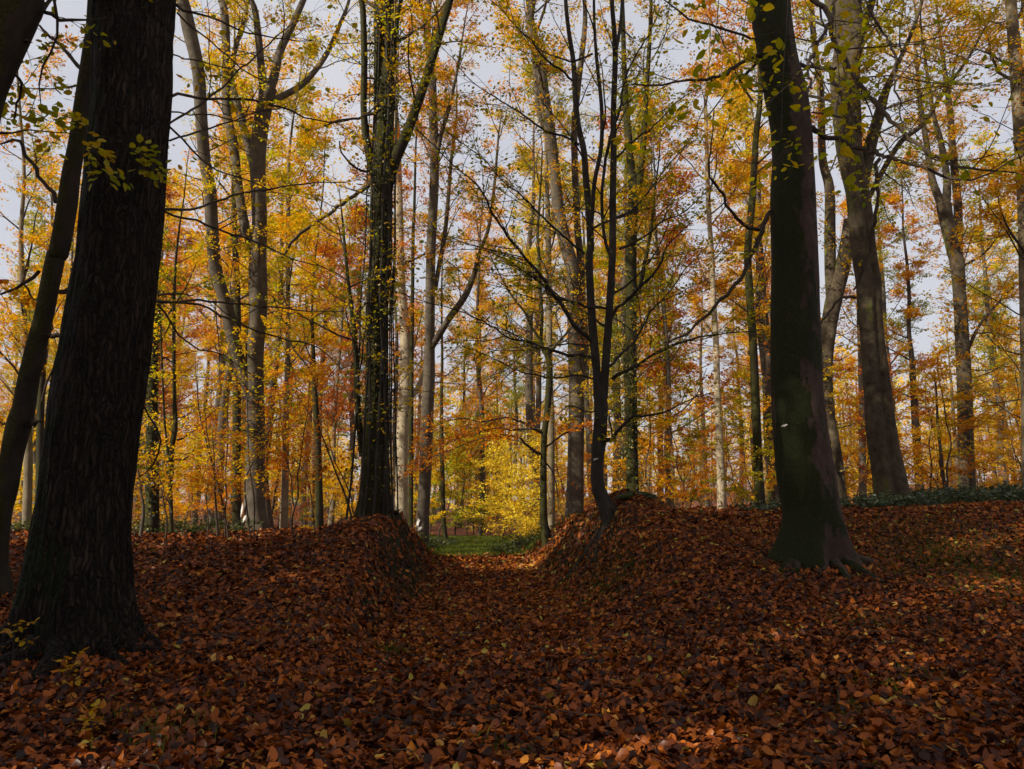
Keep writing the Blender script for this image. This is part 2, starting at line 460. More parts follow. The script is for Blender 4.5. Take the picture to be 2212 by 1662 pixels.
    n.links.new(bp2.outputs[0], b.inputs['Normal'])
    n.links.new(b.outputs[0], out.inputs['Surface'])
    return m

B_OAK = bark_mat("furrowed_oak_bark", (.004, .003, .002), (.070, .050, .037), .25, (14, 14, 1.3), 1.0, .4, (.010, .018, .004), (-1, 0, 0), 23)
B_DARK = bark_mat("mossy_dark_bark", (.014, .011, .008), (.048, .038, .027), .72, (4, 4, 1.6), .6, .5, (.026, .025, .004), (-.8, -.3, 0))
B_MAIN = bark_mat("mossy_beech_bark", (.050, .030, .024), (.095, .066, .055), .62, (5, 5, 2.4), .8, .5, (.014, .018, .003), (-.8, -.3, 0))
B_GREY = bark_mat("grey_beech_bark", (.050, .041, .031), (.14, .118, .09), .26, (3, 3, 2.5), .35, .5, (.065, .07, .012), (-.3, .6, 0))
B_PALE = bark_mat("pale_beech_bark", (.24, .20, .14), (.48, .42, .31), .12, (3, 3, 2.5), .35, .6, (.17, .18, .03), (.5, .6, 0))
B_BEECH = bark_mat("tawny_beech_bark", (.030, .022, .015), (.125, .100, .066), .18, (3, 3, 2.5), .4, .5, (.08, .09, .015), (-.5, .5, 0))
B_BROWN = bark_mat("brown_twig_bark", (.030, .021, .015), (.085, .062, .045), .15, (5, 5, 2), .4, .5, (.04, .045, .01))
B_HORN = bark_mat("smooth_hornbeam_bark", (.018, .015, .012), (.064, .056, .047), .12, (5, 5, 1.4), .45, .5, (.03, .036, .008))
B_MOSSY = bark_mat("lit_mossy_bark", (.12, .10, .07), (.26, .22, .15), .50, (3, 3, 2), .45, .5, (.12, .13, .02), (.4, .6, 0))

def ground_mat():
    m, n, out = mat_new("leaf_mould_soil")
    tc = n.nodes.new("ShaderNodeTexCoord")
    vo = n.nodes.new("ShaderNodeTexVoronoi"); vo.inputs['Scale'].default_value = 14; vo.inputs['Randomness'].default_value = 1
    n.links.new(tc.outputs['Object'], vo.inputs['Vector'])
    sp = n.nodes.new("ShaderNodeSeparateColor"); n.links.new(vo.outputs['Color'], sp.inputs[0])
    r = ramp(n, [(0, (.025, .011, .008)), (.35, (.085, .024, .012)), (.7, (.17, .045, .016)), (.93, (.28, .09, .025)), (1, (.34, .18, .05))])
    n.links.new(sp.outputs[0], r.inputs['Fac'])
    no = n.nodes.new("ShaderNodeTexNoise"); no.inputs['Scale'].default_value = 1.1; no.inputs['Detail'].default_value = 8; no.inputs['Roughness'].default_value = .7
    n.links.new(tc.outputs['Object'], no.inputs['Vector'])
    ge = n.nodes.new("ShaderNodeNewGeometry"); sx = n.nodes.new("ShaderNodeSeparateXYZ"); n.links.new(ge.outputs['Normal'], sx.inputs[0])
    sl_ = n.nodes.new("ShaderNodeMapRange"); sl_.inputs['From Min'].default_value = .93; sl_.inputs['From Max'].default_value = .72
    n.links.new(sx.outputs[2], sl_.inputs['Value'])
    mul = n.nodes.new("ShaderNodeMath"); mul.operation = 'MULTIPLY'; n.links.new(sl_.outputs[0], mul.inputs[0])
    rn = ramp(n, [(.35, (.3, .3, .3)), (.55, (1, 1, 1))]); n.links.new(no.outputs['Fac'], rn.inputs['Fac']); n.links.new(rn.outputs['Color'], mul.inputs[1])
    n5 = n.nodes.new("ShaderNodeTexNoise"); n5.inputs['Scale'].default_value = 25; n5.inputs['Detail'].default_value = 4; n.links.new(tc.outputs['Object'], n5.inputs['Vector'])
    rm = ramp(n, [(.3, (.010, .009, .005)), (.55, (.020, .020, .006)), (.75, (.032, .038, .008))]); n.links.new(n5.outputs['Fac'], rm.inputs['Fac'])
    mi = n.nodes.new("ShaderNodeMix"); mi.data_type = 'RGBA'
    n.links.new(mul.outputs[0], mi.inputs['Factor']); n.links.new(r.outputs['Color'], mi.inputs['A']); n.links.new(rm.outputs['Color'], mi.inputs['B'])
    b = n.nodes.new("ShaderNodeBsdfPrincipled"); b.inputs['Roughness'].default_value = .9; b.inputs['Specular IOR Level'].default_value = .15
    n.links.new(mi.outputs['Result'], b.inputs['Base Color'])
    bp = n.nodes.new("ShaderNodeBump"); bp.inputs['Strength'].default_value = .7; bp.inputs['Distance'].default_value = .04
    n.links.new(vo.outputs['Distance'], bp.inputs['Height']); n.links.new(bp.outputs[0], b.inputs['Normal'])
    n.links.new(b.outputs[0], out.inputs['Surface'])
    return m
M_GROUND = ground_mat()

def plain_mat(name, c1, c2, sc=20, rough=.8):
    m, n, out = mat_new(name)
    tc = n.nodes.new("ShaderNodeTexCoord")
    no = n.nodes.new("ShaderNodeTexNoise"); no.inputs['Scale'].default_value = sc; no.inputs['Detail'].default_value = 6; no.inputs['Roughness'].default_value = .7
    n.links.new(tc.outputs['Object'], no.inputs['Vector'])
    r = ramp(n, [(.35, c1), (.65, c2)]); n.links.new(no.outputs['Fac'], r.inputs['Fac'])
    b = n.nodes.new("ShaderNodeBsdfPrincipled"); b.inputs['Roughness'].default_value = rough; b.inputs['Specular IOR Level'].default_value = .2
    n.links.new(r.outputs['Color'], b.inputs['Base Color'])
    bp = n.nodes.new("ShaderNodeBump"); bp.inputs['Strength'].default_value = .8; bp.inputs['Distance'].default_value = .03
    n.links.new(no.outputs['Fac'], bp.inputs['Height']); n.links.new(bp.outputs[0], b.inputs['Normal'])
    n.links.new(b.outputs[0], out.inputs['Surface'])
    return m
M_PAINT = plain_mat("weathered_white_paint", (.25, .24, .23), (.8, .78, .76), 30)
M_MOSS = plain_mat("cushion_moss", (.012, .016, .004), (.05, .065, .012), 35)

# ------------------------------------------------------------------ tagging
def tag(o, label, cat, group=None, kind=None):
    o['label'] = label; o['category'] = cat
    if group: o['group'] = group
    if kind: o['kind'] = kind
    return o

def empty(name, loc):
    o = bpy.data.objects.new(name, None); COL.objects.link(o); o.location = tuple(float(c) for c in loc)
    o.empty_display_size = .3
    return o

def copy_tree(o, loc, rz, sc):
    r = o.copy(); COL.objects.link(r); r.location = loc; r.rotation_euler = (0, 0, rz); r.scale = sc
    for ch in o.children:
        c = ch.copy(); COL.objects.link(c); c.parent = r
    return r

# ------------------------------------------------------------------ ground
def build_ground():
    def axis(lo, hi, fine, grow, lim):
        v = [0.0]; s = fine
        while v[-1] < hi:
            if v[-1] > lim: s *= grow
            v.append(v[-1] + s)
        p = v
        v = [0.0]; s = fine
        while v[-1] < -lo:
            if v[-1] > (lim if lo < -60 else 3): s *= grow
            v.append(v[-1] + s)
        return np.array(sorted(set([-a for a in v] + p)))
    xs = axis(-260, 260, .14, 1.05, 16); ys = axis(-50, 330, .14, 1.05, 26)
    X, Y = np.meshgrid(xs, ys)
    Z = H(X, Y)
    V = np.stack([X, Y, Z], -1).reshape(-1, 3)
    nx, ny = len(xs), len(ys)
    a = (np.arange(ny - 1) * nx)[:, None] + np.arange(nx - 1)[None, :]
    Fc = np.stack([a, a + 1, a + 1 + nx, a + nx], -1).reshape(-1, 4)
    o = link("forest_ground", mesh_from("forest_ground", V, [Fc], M_GROUND))
    o['kind'] = 'structure'; o['label'] = "leaf mould forest floor rising into two banks with a sunken track between them"
build_ground()

# ------------------------------------------------------------------ fallen leaves
def build_litter():
    rng = np.random.default_rng(11)
    acc = Acc()
    def zone(y0, y1, dens, tpl, size, xpad, lift, tilt, curl):
        # more leaves nearer: uniform over the ground area seen
        N = int(dens * (.74 * (y0 + y1) / 2 + xpad) * 2 * (y1 - y0))
        y = rng.uniform(y0, y1, N); x = rng.uniform(-1, 1, N) * (.74 * y + xpad)
        keep = np.ones(N, bool)
        e = .05
        z = H(x, y); gx = (H(x + e, y) - z) / e; gy = (H(x, y + e) - z) / e
        slope = np.hypot(gx, gy)
        keep &= rng.random(N) > np.clip((slope - .9) * .7, 0, .35) * (.4 + .9 * vn(x * 2.5, y * 2.5, 60))
        keep &= rng.random(N) > .93 * sst(20, 23, y) * (np.abs(x - pathx(y)) < 6)
        x, y, z, gx, gy = x[keep], y[keep], z[keep], gx[keep], gy[keep]; N = len(x)
        gn = norm(np.stack([-gx, -gy, np.ones(N)], 1))
        nm = norm(gn + rng.normal(size=(N, 3)) * tilt)
        az = rng.uniform(0, 6.283, N)
        ax = np.stack([np.cos(az), np.sin(az), gx * np.cos(az) + gy * np.sin(az) + rng.normal(size=N) * tilt * .45], 1)
        pos = np.stack([x, y, z + .006 + rng.random(N) ** 1.4 * lift], 1)
        hv = .12 + .62 * rng.random(N) ** .9 + .22 * (fbm(x * .45, y * .45, 21) - .35) 
        hv = np.where(rng.random(N) < .05, rng.uniform(.86, 1, N), hv)
        hv = np.where(rng.random(N) < .16, rng.uniform(0, .2, N), hv)
        hv = hv + .10 * sst(8, 16, y) * (x > 0) + .09 * (1 - sst(1.0, 1.7, np.abs(x - pathx(y)))) * sst(6, 9, y)  # last term paints open-sky light into the colour of the track leaves
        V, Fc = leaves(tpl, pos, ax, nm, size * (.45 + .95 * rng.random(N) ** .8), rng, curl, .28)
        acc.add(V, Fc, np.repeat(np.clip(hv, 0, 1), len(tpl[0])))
    zone(2.6, 5.5, 1300, LEAF8, .062, .9, .04, .36, .45)
    zone(5.5, 9, 1000, LEAF8, .062, .9, .045, .36, .45)
    zone(9, 14, 760, LEAF6, .066, 1.0, .05, .36, .4)
    zone(14, 22, 360, LEAF6, .085, 1.5, .05, .42, .3)
    zone(22, 45, 20, LEAF4, .20, 1.5, .05, .4, .2)
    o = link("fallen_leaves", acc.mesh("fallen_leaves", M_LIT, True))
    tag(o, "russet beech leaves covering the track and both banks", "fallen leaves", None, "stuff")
build_litter()

def fallen_twigs():
    rng = np.random.default_rng(19)
    N = 260
    y = 3 + 15 * rng.random(N) ** .8; x = rng.uniform(-1, 1, N) * (.74 * y + .8)
    az = rng.uniform(0, 6.283, N); L = rng.uniform(.12, .6, N) * (1 + y * .05)
    t = np.linspace(-.5, .5, 7)
    px = x[:, None] + np.cos(az)[:, None] * L[:, None] * t + rng.normal(size=(N, 7)) * .012
    py = y[:, None] + np.sin(az)[:, None] * L[:, None] * t + rng.normal(size=(N, 7)) * .012
    P = np.stack([px, py, H(px, py) + .035 + rng.random((N, 1)) * .03], -1)
    V, Fc = tubes(P, (rng.uniform(.0025, .007, N) * (1 + y * .04))[:, None] * np.linspace(1, .4, 7)[None], 5)
    o = link("fallen_twigs", mesh_from("fallen_twigs", V, [Fc], B_BROWN))
    tag(o, "thin broken brown twigs lying among the fallen leaves", "twigs", None, "stuff")
fallen_twigs()

# ------------------------------------------------------------------ grass, ground plants
def blades(acc, x, y, h, rng, wd=.006, hue=(0, 1), lean=.5):
    N = len(x); z = H(x, y)
    az = rng.uniform(0, 6.283, N)
    d = np.stack([np.cos(az), np.sin(az), 0 * az], 1)
    s = np.stack([-np.sin(az), np.cos(az), 0 * az], 1) * wd
    b = np.stack([x, y, z - .01], 1)
    ln = (rng.random(N) * lean)[:, None]
    m = b + np.array([0, 0, 1.]) * (h * .6)[:, None] + d * ln * (h * .35)[:, None]
    t = b + np.array([0, 0, 1.]) * (h * (1 - .3 * ln[:, 0]))[:, None] + d * ln * h[:, None]
    V = np.stack([b - s, b + s, m + s * .8, m - s * .8, t], 1)
    Fq = (np.arange(N) * 5)[:, None] + np.array([0, 1, 2, 3])[None]
    Ft = (np.arange(N) * 5)[:, None] + np.array([3, 2, 4])[None]
    A = np.repeat(hue[0] + (hue[1] - hue[0]) * rng.random(N), 5)
    n0 = acc.n
    acc.add(V.reshape(-1, 3), Fq, A)
    acc.F.setdefault(3, []).append(Ft + n0)

def build_grass():
    rng = np.random.default_rng(5)
    acc = Acc()
    N = 60000
    y = rng.uniform(20.5, 36, N); x = pathx(y) + rng.normal(size=N) * 1.7 + .15
    k = rng.random(N) < sst(19.5, 24, y + (fbm(x, y, 4) - .5) * 4)
    blades(acc, x[k], y[k], rng.uniform(.07, .16, k.sum()), rng, .007)
    o = link("grass", acc.mesh("grass", M_GRASS, True))
    tag(o, "short green grass in the clearing where the leafy track ends", "grass", None, "stuff")
    acc = Acc()
    spots = [(2020, 1195, .5, 600), (2075, 1230, .4, 450), (1960, 1230, .4, 350), (2190, 1255, .4, 450), (2040, 1160, .8, 300), (1900, 1150, .6, 150), (2120, 1290, .35, 200), (1330, 1268, .30, 500), (1300, 1250, .3, 400),
             (1250, 1225, .3, 250), (1210, 1200, .3, 200), (838, 1412, .13, 260), (360, 1590, .14, 160), (240, 1560, .10, 60), (1880, 1350, .22, 120), (1915, 1500, .10, 70), (1830, 1545, .08, 60), (2000, 1470, .12, 80), (1650, 1195, .25, 150),
             (895, 1235, .25, 260), (905, 1290, .22, 260), (1690, 1240, .2, 120), (1640, 1390, .15, 60), (2110, 1180, .5, 300), (1020, 1615, .05, 30), (1090, 1640, .05, 40)]
    for vx, vy, r, n in spots:
        g = ground_point(vx, vy)
        x = g[0] + rng.normal(size=n) * r; y = g[1] + rng.normal(size=n) * r * 1.2
        blades(acc, x, y, rng.uniform(.05, .17, n) * (.7 + r), rng, .0035, (0, .8), 1.1)
    o = link("grass_tufts", acc.mesh("grass_tufts", M_GRASS, True))
    tag(o, "thin dark green grass tufts poking through the leaf litter on the banks", "grass tufts", None, "stuff")

def ground_point(vx, vy):
    """where the ray through a frame point meets the ground"""
    for Y in np.arange(3, 60, .05):
        p, t = at(vx, vy, Y)
        if p[2] <= H(p[0], p[1]):
            return p
    return at(vx, vy, 25)[0]
build_grass()

def low_plants(name, label, cat, spots, mat, rng, leaf=.07, hue=(0, 1), kind="stuff"):
    """bramble-like cover: arching stems with leaves; spots = (x, y, r, n, height)"""
    acc = Acc(); st = Acc()
    for (x0, y0, r, n, hh) in spots:
        x = x0 + rng.uniform(-1, 1, n) * r; y = y0 + rng.uniform(-1, 1, n) * r * .8
        z = H(x, y)
        az = rng.uniform(0, 6.283, n); L = hh * rng.uniform(.6, 1.3, n)
        t = np.linspace(0, 1, 6)
        P = np.zeros((n, 6, 3))
        P[..., 0] = x[:, None] + np.cos(az)[:, None] * L[:, None] * t ** 1.3 * .9
        P[..., 1] = y[:, None] + np.sin(az)[:, None] * L[:, None] * t ** 1.3 * .9
        P[..., 2] = z[:, None] - .03 + L[:, None] * (1.35 * t - .75 * t * t)
        V, Fc = tubes(P, np.full((n, 6), .003) * np.linspace(1, .5, 6), 3)
        st.add(V, Fc)
        spray(acc, P, 16, leaf, rng, .13, LEAF6, .2, hue, .45, .4)
    root = empty(name, (0, 0, 0))
    tag(root, label, cat, None, kind)
    link("stem", st.mesh("stem", B_BROWN), root); link("foliage", acc.mesh("foliage", mat, True), root)

rg = np.random.default_rng(77)
low_plants("brambles", "grey-green bramble thicket along the foot of the leaning pale trees at right", "brambles",
           [(x, 17.2 + .9 * math.sin(x * 2) + (x - 6) * .12, .8, int(max(8, 42 + 60 * math.sin(x * 3.1))), .16 + .26 * abs(math.sin(x * 1.3 + .5)) + .028 * (x - 5)) for x in np.arange(6.6, 15.5, .65)] + [(x, 19.5 + math.sin(x), .9, 40, .4 + .2 * math.sin(x * 2.3)) for x in np.arange(7, 17, 1.5)], M_GREEN, rg, .085, (0, .93))
low_plants("undergrowth", "dark green low undergrowth behind the left bank crest", "undergrowth",
           [(x, 16.5 + .6 * math.sin(x * 1.7), .9, 40, .5) for x in np.arange(-14, -6.0, .9)] + [(-3.0 + .1 * i, 24 + i, .6, 26, .4) for i in range(5)] + [(-.25, 22.5, .35, 40, .35), (.05, 24, .4, 50, .45), (-3.3, 22.8, .4, 40, .35)] + [(.6, 23.5, .6, 50, .35), (1.1, 25, .8, 60, .5), (.9, 27.5, .8, 50, .45)], M_IVY, rg, .08, (0, .75))

# ------------------------------------------------------------------ traced trees
ANCH = []    # (vx, phrase) anchors used for naming the background trees
def tree(name, label, D, trunk, forks=(), branches=(), top=24, bark=B_DARK, twig=B_BROWN, leafmat=M_OR, seed=1, sides=28, lob=.035, furrow=0.,
         roots=.35, limbs=9, z0=9, limb_len=(2.5, 5.0), sub=5, tw=5, K=14, lsize=.11, spread=.25, low=0, lowK=12, lowz=(2, 9), lowlen=(1.0, 2.4), bK=3, btw=2.2, hue=(0, 1), group=None, cat="tree",
         anchor=None, ivy=0, vines=0, marks=(), extra_sprays=(), step=None, hang=(), flute=None, surf=()):
    lsize *= .86; K = int(K * 1.2)
    rng = np.random.default_rng(seed)
    P, R = to3d(trunk, D)
    if P[0, 2] > P[-1, 2]: P = P[::-1]; R = R[::-1]
    gz = float(H(P[0, 0], D))
    if P[0, 2] < gz + .05:
        P[0, 2] = min(P[0, 2], gz) - .25
    else:
        lean = (P[0, :2] - P[1, :2]) / max(P[1, 2] - P[0, 2], .1)
        dz = P[0, 2] - gz + .25
        P = np.vstack([[P[0, 0] + lean[0] * dz * .6, P[0, 1], gz - .25], P]); R = np.concatenate([[R[0] * 1.08], R])
    org = np.array([P[0, 0], P[0, 1], gz])
    ztop = P[-1, 2]
    if top and top > ztop + 1:
        n = 5; q = P[-1].copy(); d = norm(P[-1] - P[-2]) * .5 + np.array([0, 0, .5]); d = norm(d)
        ext = []; rr = []
        for i in range(n):
            d = norm(d + np.array([rng.normal() * .05, rng.normal() * .05, .25]))
            q = q + d * (top - ztop) / n; ext.append(q.copy()); rr.append(R[-1] * (1 - .8 * (i + 1) / n))
        P = np.vstack([P, ext]); R = np.concatenate([R, rr])
    # flare at the foot
    root = empty(name, org); tag(root, label, cat, group)
    if anchor: ANCH.append((trunk[-1][0] if trunk[-1][1] > trunk[0][1] else trunk[0][0], anchor))
    V, Fc, Q, q = trunk_geo(P, R, rng, sides, step or (.13 if D < 12 else .2), lob, furrow, roots, gz, flute)
    ta = Acc(); ta.add(V, Fc)
    link("trunk", ta.mesh("trunk", bark, origin=org), root)
    fol = Acc(); twA = Acc()
    QQ = Q[None]; qq = q[None]
    # explicit forks: thick limbs
    limbP = []
    for f in forks:
        pts, dD, *rest = f
        FP, FR = to3d(pts, D, dD)
        if rest and rest[0]:       # continues above the frame
            n = 4; p = FP[-1].copy(); d = norm(FP[-1] - FP[-2])
            e = []; er = []
            for i in range(n):
                d = norm(d + np.array([rng.normal() * .06, rng.normal() * .1, .15])); p = p + d * rest[0] / n; e.append(p.copy()); er.append(FR[-1] * (1 - .8 * (i + 1) / n))
            FP = np.vstack([FP, e]); FR = np.concatenate([FR, er])
        V, Fc, fq, fr = trunk_geo(FP, FR, rng, 14, .2, lob * .7)
        a = Acc(); a.add(V, Fc); link("limb", a.mesh("limb", bark, origin=org), root)
        cq, cr = catmull(fq, fr, 24)
        limbP.append((cq, cr))
        if tw:
            C, CR_ = children(cq[None], cr[None], max(3, int(sub * 2)), rng, .15, 1, .3, (35, 75), .1, .4, 7, .12, length=(.8, 2.4))
            V, Fc = tubes(C, CR_, 4); twA.add(V, Fc)
            C2, CR2 = children(C, CR_, tw, rng, .25, 1, .5, (25, 65), .0, .7, 5, .12)
            V, Fc = tubes(C2, CR2, 3); twA.add(V, Fc)
            spray(fol, C2, K, lsize, rng, spread, LEAF4, 0, hue)
    # explicit branches, each an object of its own with its twigs
    for b in branches:
        pts, dD = b[0], b[1]
        kk = b[2] if len(b) > 2 else bK
        BP, BR = to3d(pts, D, dD)
        L = np.sum(np.linalg.norm(np.diff(BP, axis=0), axis=1))
        n = max(8, int(L / .12))
        bq, br = catmull(BP, BR, n)
        wob = np.cumsum(rng.normal(size=bq.shape), 0); wob -= np.linspace(0, 1, n)[:, None] * wob[-1]
        bq = bq + rng.normal(size=bq.shape) * np.minimum(.012, br * .4)[:, None] + wob * .009
        br = br * (1 + .18 * (rng.random(n) - .5))
        a = Acc(); V, Fc = tubes(bq[None], np.maximum(br, .0022)[None], 8); a.add(V, Fc)
        k = max(3, int(L * btw))
        C, CR_ = children(bq[None], br[None], k, rng, .12, 1, .3, (25, 60), .0, .45, 8, .13, length=(.25 * L ** .7, .75 * L ** .7), thin=.006)
        V, Fc = tubes(C, np.maximum(CR_, .0016), 4); a.add(V, Fc)
        C2, CR2 = children(C, CR_, 6, rng, .2, 1, .42, (25, 60), 0, .5, 5, .14, thin=.006)
        V, Fc = tubes(C2, np.maximum(CR2, .0012), 3); a.add(V, Fc)
        link("branch", a.mesh("branch", twig, origin=org), root)
        if kk: spray(fol, np.concatenate([C2[:, :, :]]), kk, min(lsize, .085), rng, spread * .5, LEAF6, 0, hue)
    # crown limbs above z0
    tp = Q[:, 2]
    i0 = np.searchsorted(tp, z0 + gz) if tp[-1] > z0 + gz else len(tp) - 2
    sm = min(.95, i0 / (len(tp) - 1))
    if limbs:
        C, CR_ = children(QQ, qq, limbs, rng, sm, .99, .5, (35, 65), .5, .2, 9, .10, length=limb_len, rk=.45, thin=.014)
        V, Fc = tubes(C, CR_, 7); twA.add(V, Fc)
        C1, CR1 = children(C, CR_, sub, rng, .2, 1, .55, (25, 60), .15, .5, 7, .12)
        V, Fc = tubes(C1, CR1, 4); twA.add(V, Fc)
        C2, CR2 = children(C1, CR1, tw, rng, .15, 1, .5, (25, 65), 0, .75, 5, .12)
        V, Fc = tubes(C2, CR2, 3); twA.add(V, Fc)
        spray(fol, C2, K, lsize, rng, spread, LEAF4, 0, hue)
    # lower leafy shoots
    if low:
        zz = np.clip(np.searchsorted(tp, np.array(lowz) + gz) / (len(tp) - 1), 0, .98)
        C, CR_ = children(QQ, qq, low, rng, zz[0], zz[1], .4, (55, 95), .25, .7, 8, .14, length=lowlen, rk=.2, thin=.008)
        V, Fc = tubes(C, CR_, 4); twA.add(V, Fc)
        C2, CR2 = children(C, CR_, 6, rng, .15, 1, .45, (30, 70), 0, .8, 5, .12)
        V, Fc = tubes(C2, np.maximum(CR2, .0015), 3); twA.add(V, Fc)
        spray(fol, C2, lowK, min(lsize, .09), rng, .17, LEAF6, 0, hue)
    for pts, dD, width, K_, nt_ in extra_sprays:
        BP, BR = to3d(pts, D, dD)
        bq, br = catmull(BP, BR, 24)
        C2, CR2 = children(bq[None], br[None], nt_, rng, .05, 1, .4, (20, 70), -.1, .85, 6, .1, length=(width * .5, width))
        V, Fc = tubes(C2, np.maximum(CR2, .002), 3); twA.add(V, Fc)
        spray(fol, C2, K_, min(lsize, .09), rng, .2, LEAF6, .1, hue)
    for (a0, a1, nr_, L_, r_) in surf:      # roots running out over the ground
        for k in range(nr_):
            an = math.radians(a0 + (a1 - a0) * (k + rng.random()) / nr_); n = 26
            st_ = q[min(2, len(q) - 1)] * .7
            t_ = np.linspace(0, 1, n); LL = L_ * rng.uniform(.5, 1.2)
            an_ = an + np.cumsum(rng.normal(size=n) * .13)
            X = Q[1, 0] + np.cos(an) * st_ + np.cumsum(np.cos(an_)) * LL / n; Y = Q[1, 1] + np.sin(an) * st_ + np.cumsum(np.sin(an_)) * LL / n
            rad = r_ * rng.uniform(.6, 1.2) * (1 - .85 * t_)
            Z = H(X, Y) + rad * .25 + .05 * np.exp(-t_ * 6) - .05 * t_
            V, Fc = tubes(np.stack([X, Y, Z], -1)[None], rad[None], 8)
            a = Acc(); a.add(V, Fc); link("root", a.mesh("root", bark, origin=org), root)
    for pts, dD, K_, nt_ in hang:
        BP, BR = to3d([(x, y, 5) for x, y in pts], D, dD)
        bq, br = catmull(BP, BR, 24)
        a = Acc(); V, Fc = tubes(bq[None], np.linspace(.006, .0018, 24)[None], 6); a.add(V, Fc)
        C2, CR2 = children(bq[None], br[None], nt_, rng, .3, 1, .4, (25, 60), -.1, .6, 6, .12, length=(.15, .4))
        V, Fc = tubes(C2, np.full(CR2.shape, .0012), 3); a.add(V, Fc)
        link("branch", a.mesh("branch", twig, origin=org), root)
        spray(fol, C2, K_, .125, rng, .05, LEAF8, 0, hue, .5, .3)
    me = twA.mesh("twigs", twig, origin=org)
    if me: link("twigs", me, root)
    me = fol.mesh("foliage", leafmat, True, org)
    if me: link("foliage", me, root)
    if ivy:
        a = Acc()
        zi = rng.uniform(.02, .62, ivy) ** .9
        ii = (zi * (len(Q) - 1)).astype(int)
        az = rng.uniform(0, 6.283, ivy)
        keep = fbm(az * 1.2, Q[ii, 2] * .9, 12) > .40
        ii = ii[keep]; az = az[keep]; N = len(ii)
        out = np.stack([np.cos(az), np.sin(az), 0 * az], 1)
        p = Q[ii] + out * (q[ii] + rng.random(N) ** 3 * .36 + .02)[:, None] + rng.normal(size=(N, 3)) * .04
        V, Fc = leaves(LEAF6, p, out * .3 + rng.normal(size=(N, 3)) * .6 - np.array([0, 0, .5]), out + rng.normal(size=(N, 3)) * .6 + np.array([0, 0, .5]), .058 * rng.uniform(.5, 1.3, N), rng)
        a.add(V, Fc, np.repeat(rng.random(N) ** 1.5, 6))
        link("ivy", a.mesh("ivy", M_IVY, True, org), root)
    for v_i in range(vines):
        az = rng.uniform(3.3, 6.1) + .25 * np.sin(np.linspace(0, 9, 40) + rng.random() * 6) * rng.uniform(.3, 1)
        s = np.linspace(0, rng.uniform(.35, .75), 40)
        p, _ = interp_at(QQ, s[None]); p = p[0]; rr = np.interp(s, np.linspace(0, 1, len(q)), q)
        off = np.stack([np.cos(az), np.sin(az), 0 * az], 1) * (rr * 1.04 + .03 + rng.random() * .06)[:, None]
        V, Fc = tubes((p + off)[None], np.linspace(.026, .008, 40)[None] * rng.uniform(.6, 1.2), 6)
        a = Acc(); a.add(V, Fc); link("vine", a.mesh("vine", B_HORN, origin=org), root)
    for (mx_, my_, mw, mh) in marks:
        # paint blotch on the bark, following the trunk's round side
        c, t = at(mx_, my_, D)
        k = np.argmin(np.abs(Q[:, 2] - c[2])); cx_, cyy, r = Q[k, 0], Q[k, 1], q[k] * (1 + lob * 2.5) + .012
        w_ = mw * t / F; h_ = mh * t / F
        a0 = -math.pi / 2 + math.asin(max(-.9, min(.9, (c[0] - cx_) / r)))
        nn = 12; uu = np.linspace(-1, 1, nn); Vv = []
        for i in range(nn):
            ang = a0 + uu[i] * w_ / r / 2
            hh = h_ * .5 * math.sqrt(max(.02, 1 - uu[i] ** 2)) * rng.uniform(.5, 1.2)
            for s_ in (-1, 1):
                Vv.append((cx_ + math.cos(ang) * r, cyy + math.sin(ang) * r, c[2] + s_ * hh + rng.normal() * h_ * .06 + uu[i] * h_ * .3))
        Vv = np.array(Vv); ff = np.array([[2 * i, 2 * i + 2, 2 * i + 3, 2 * i + 1] for i in range(nn - 1)])
        a = Acc(); a.add(Vv, ff); link("paint_mark", a.mesh("paint_mark", M_PAINT, origin=org), root)
    return root

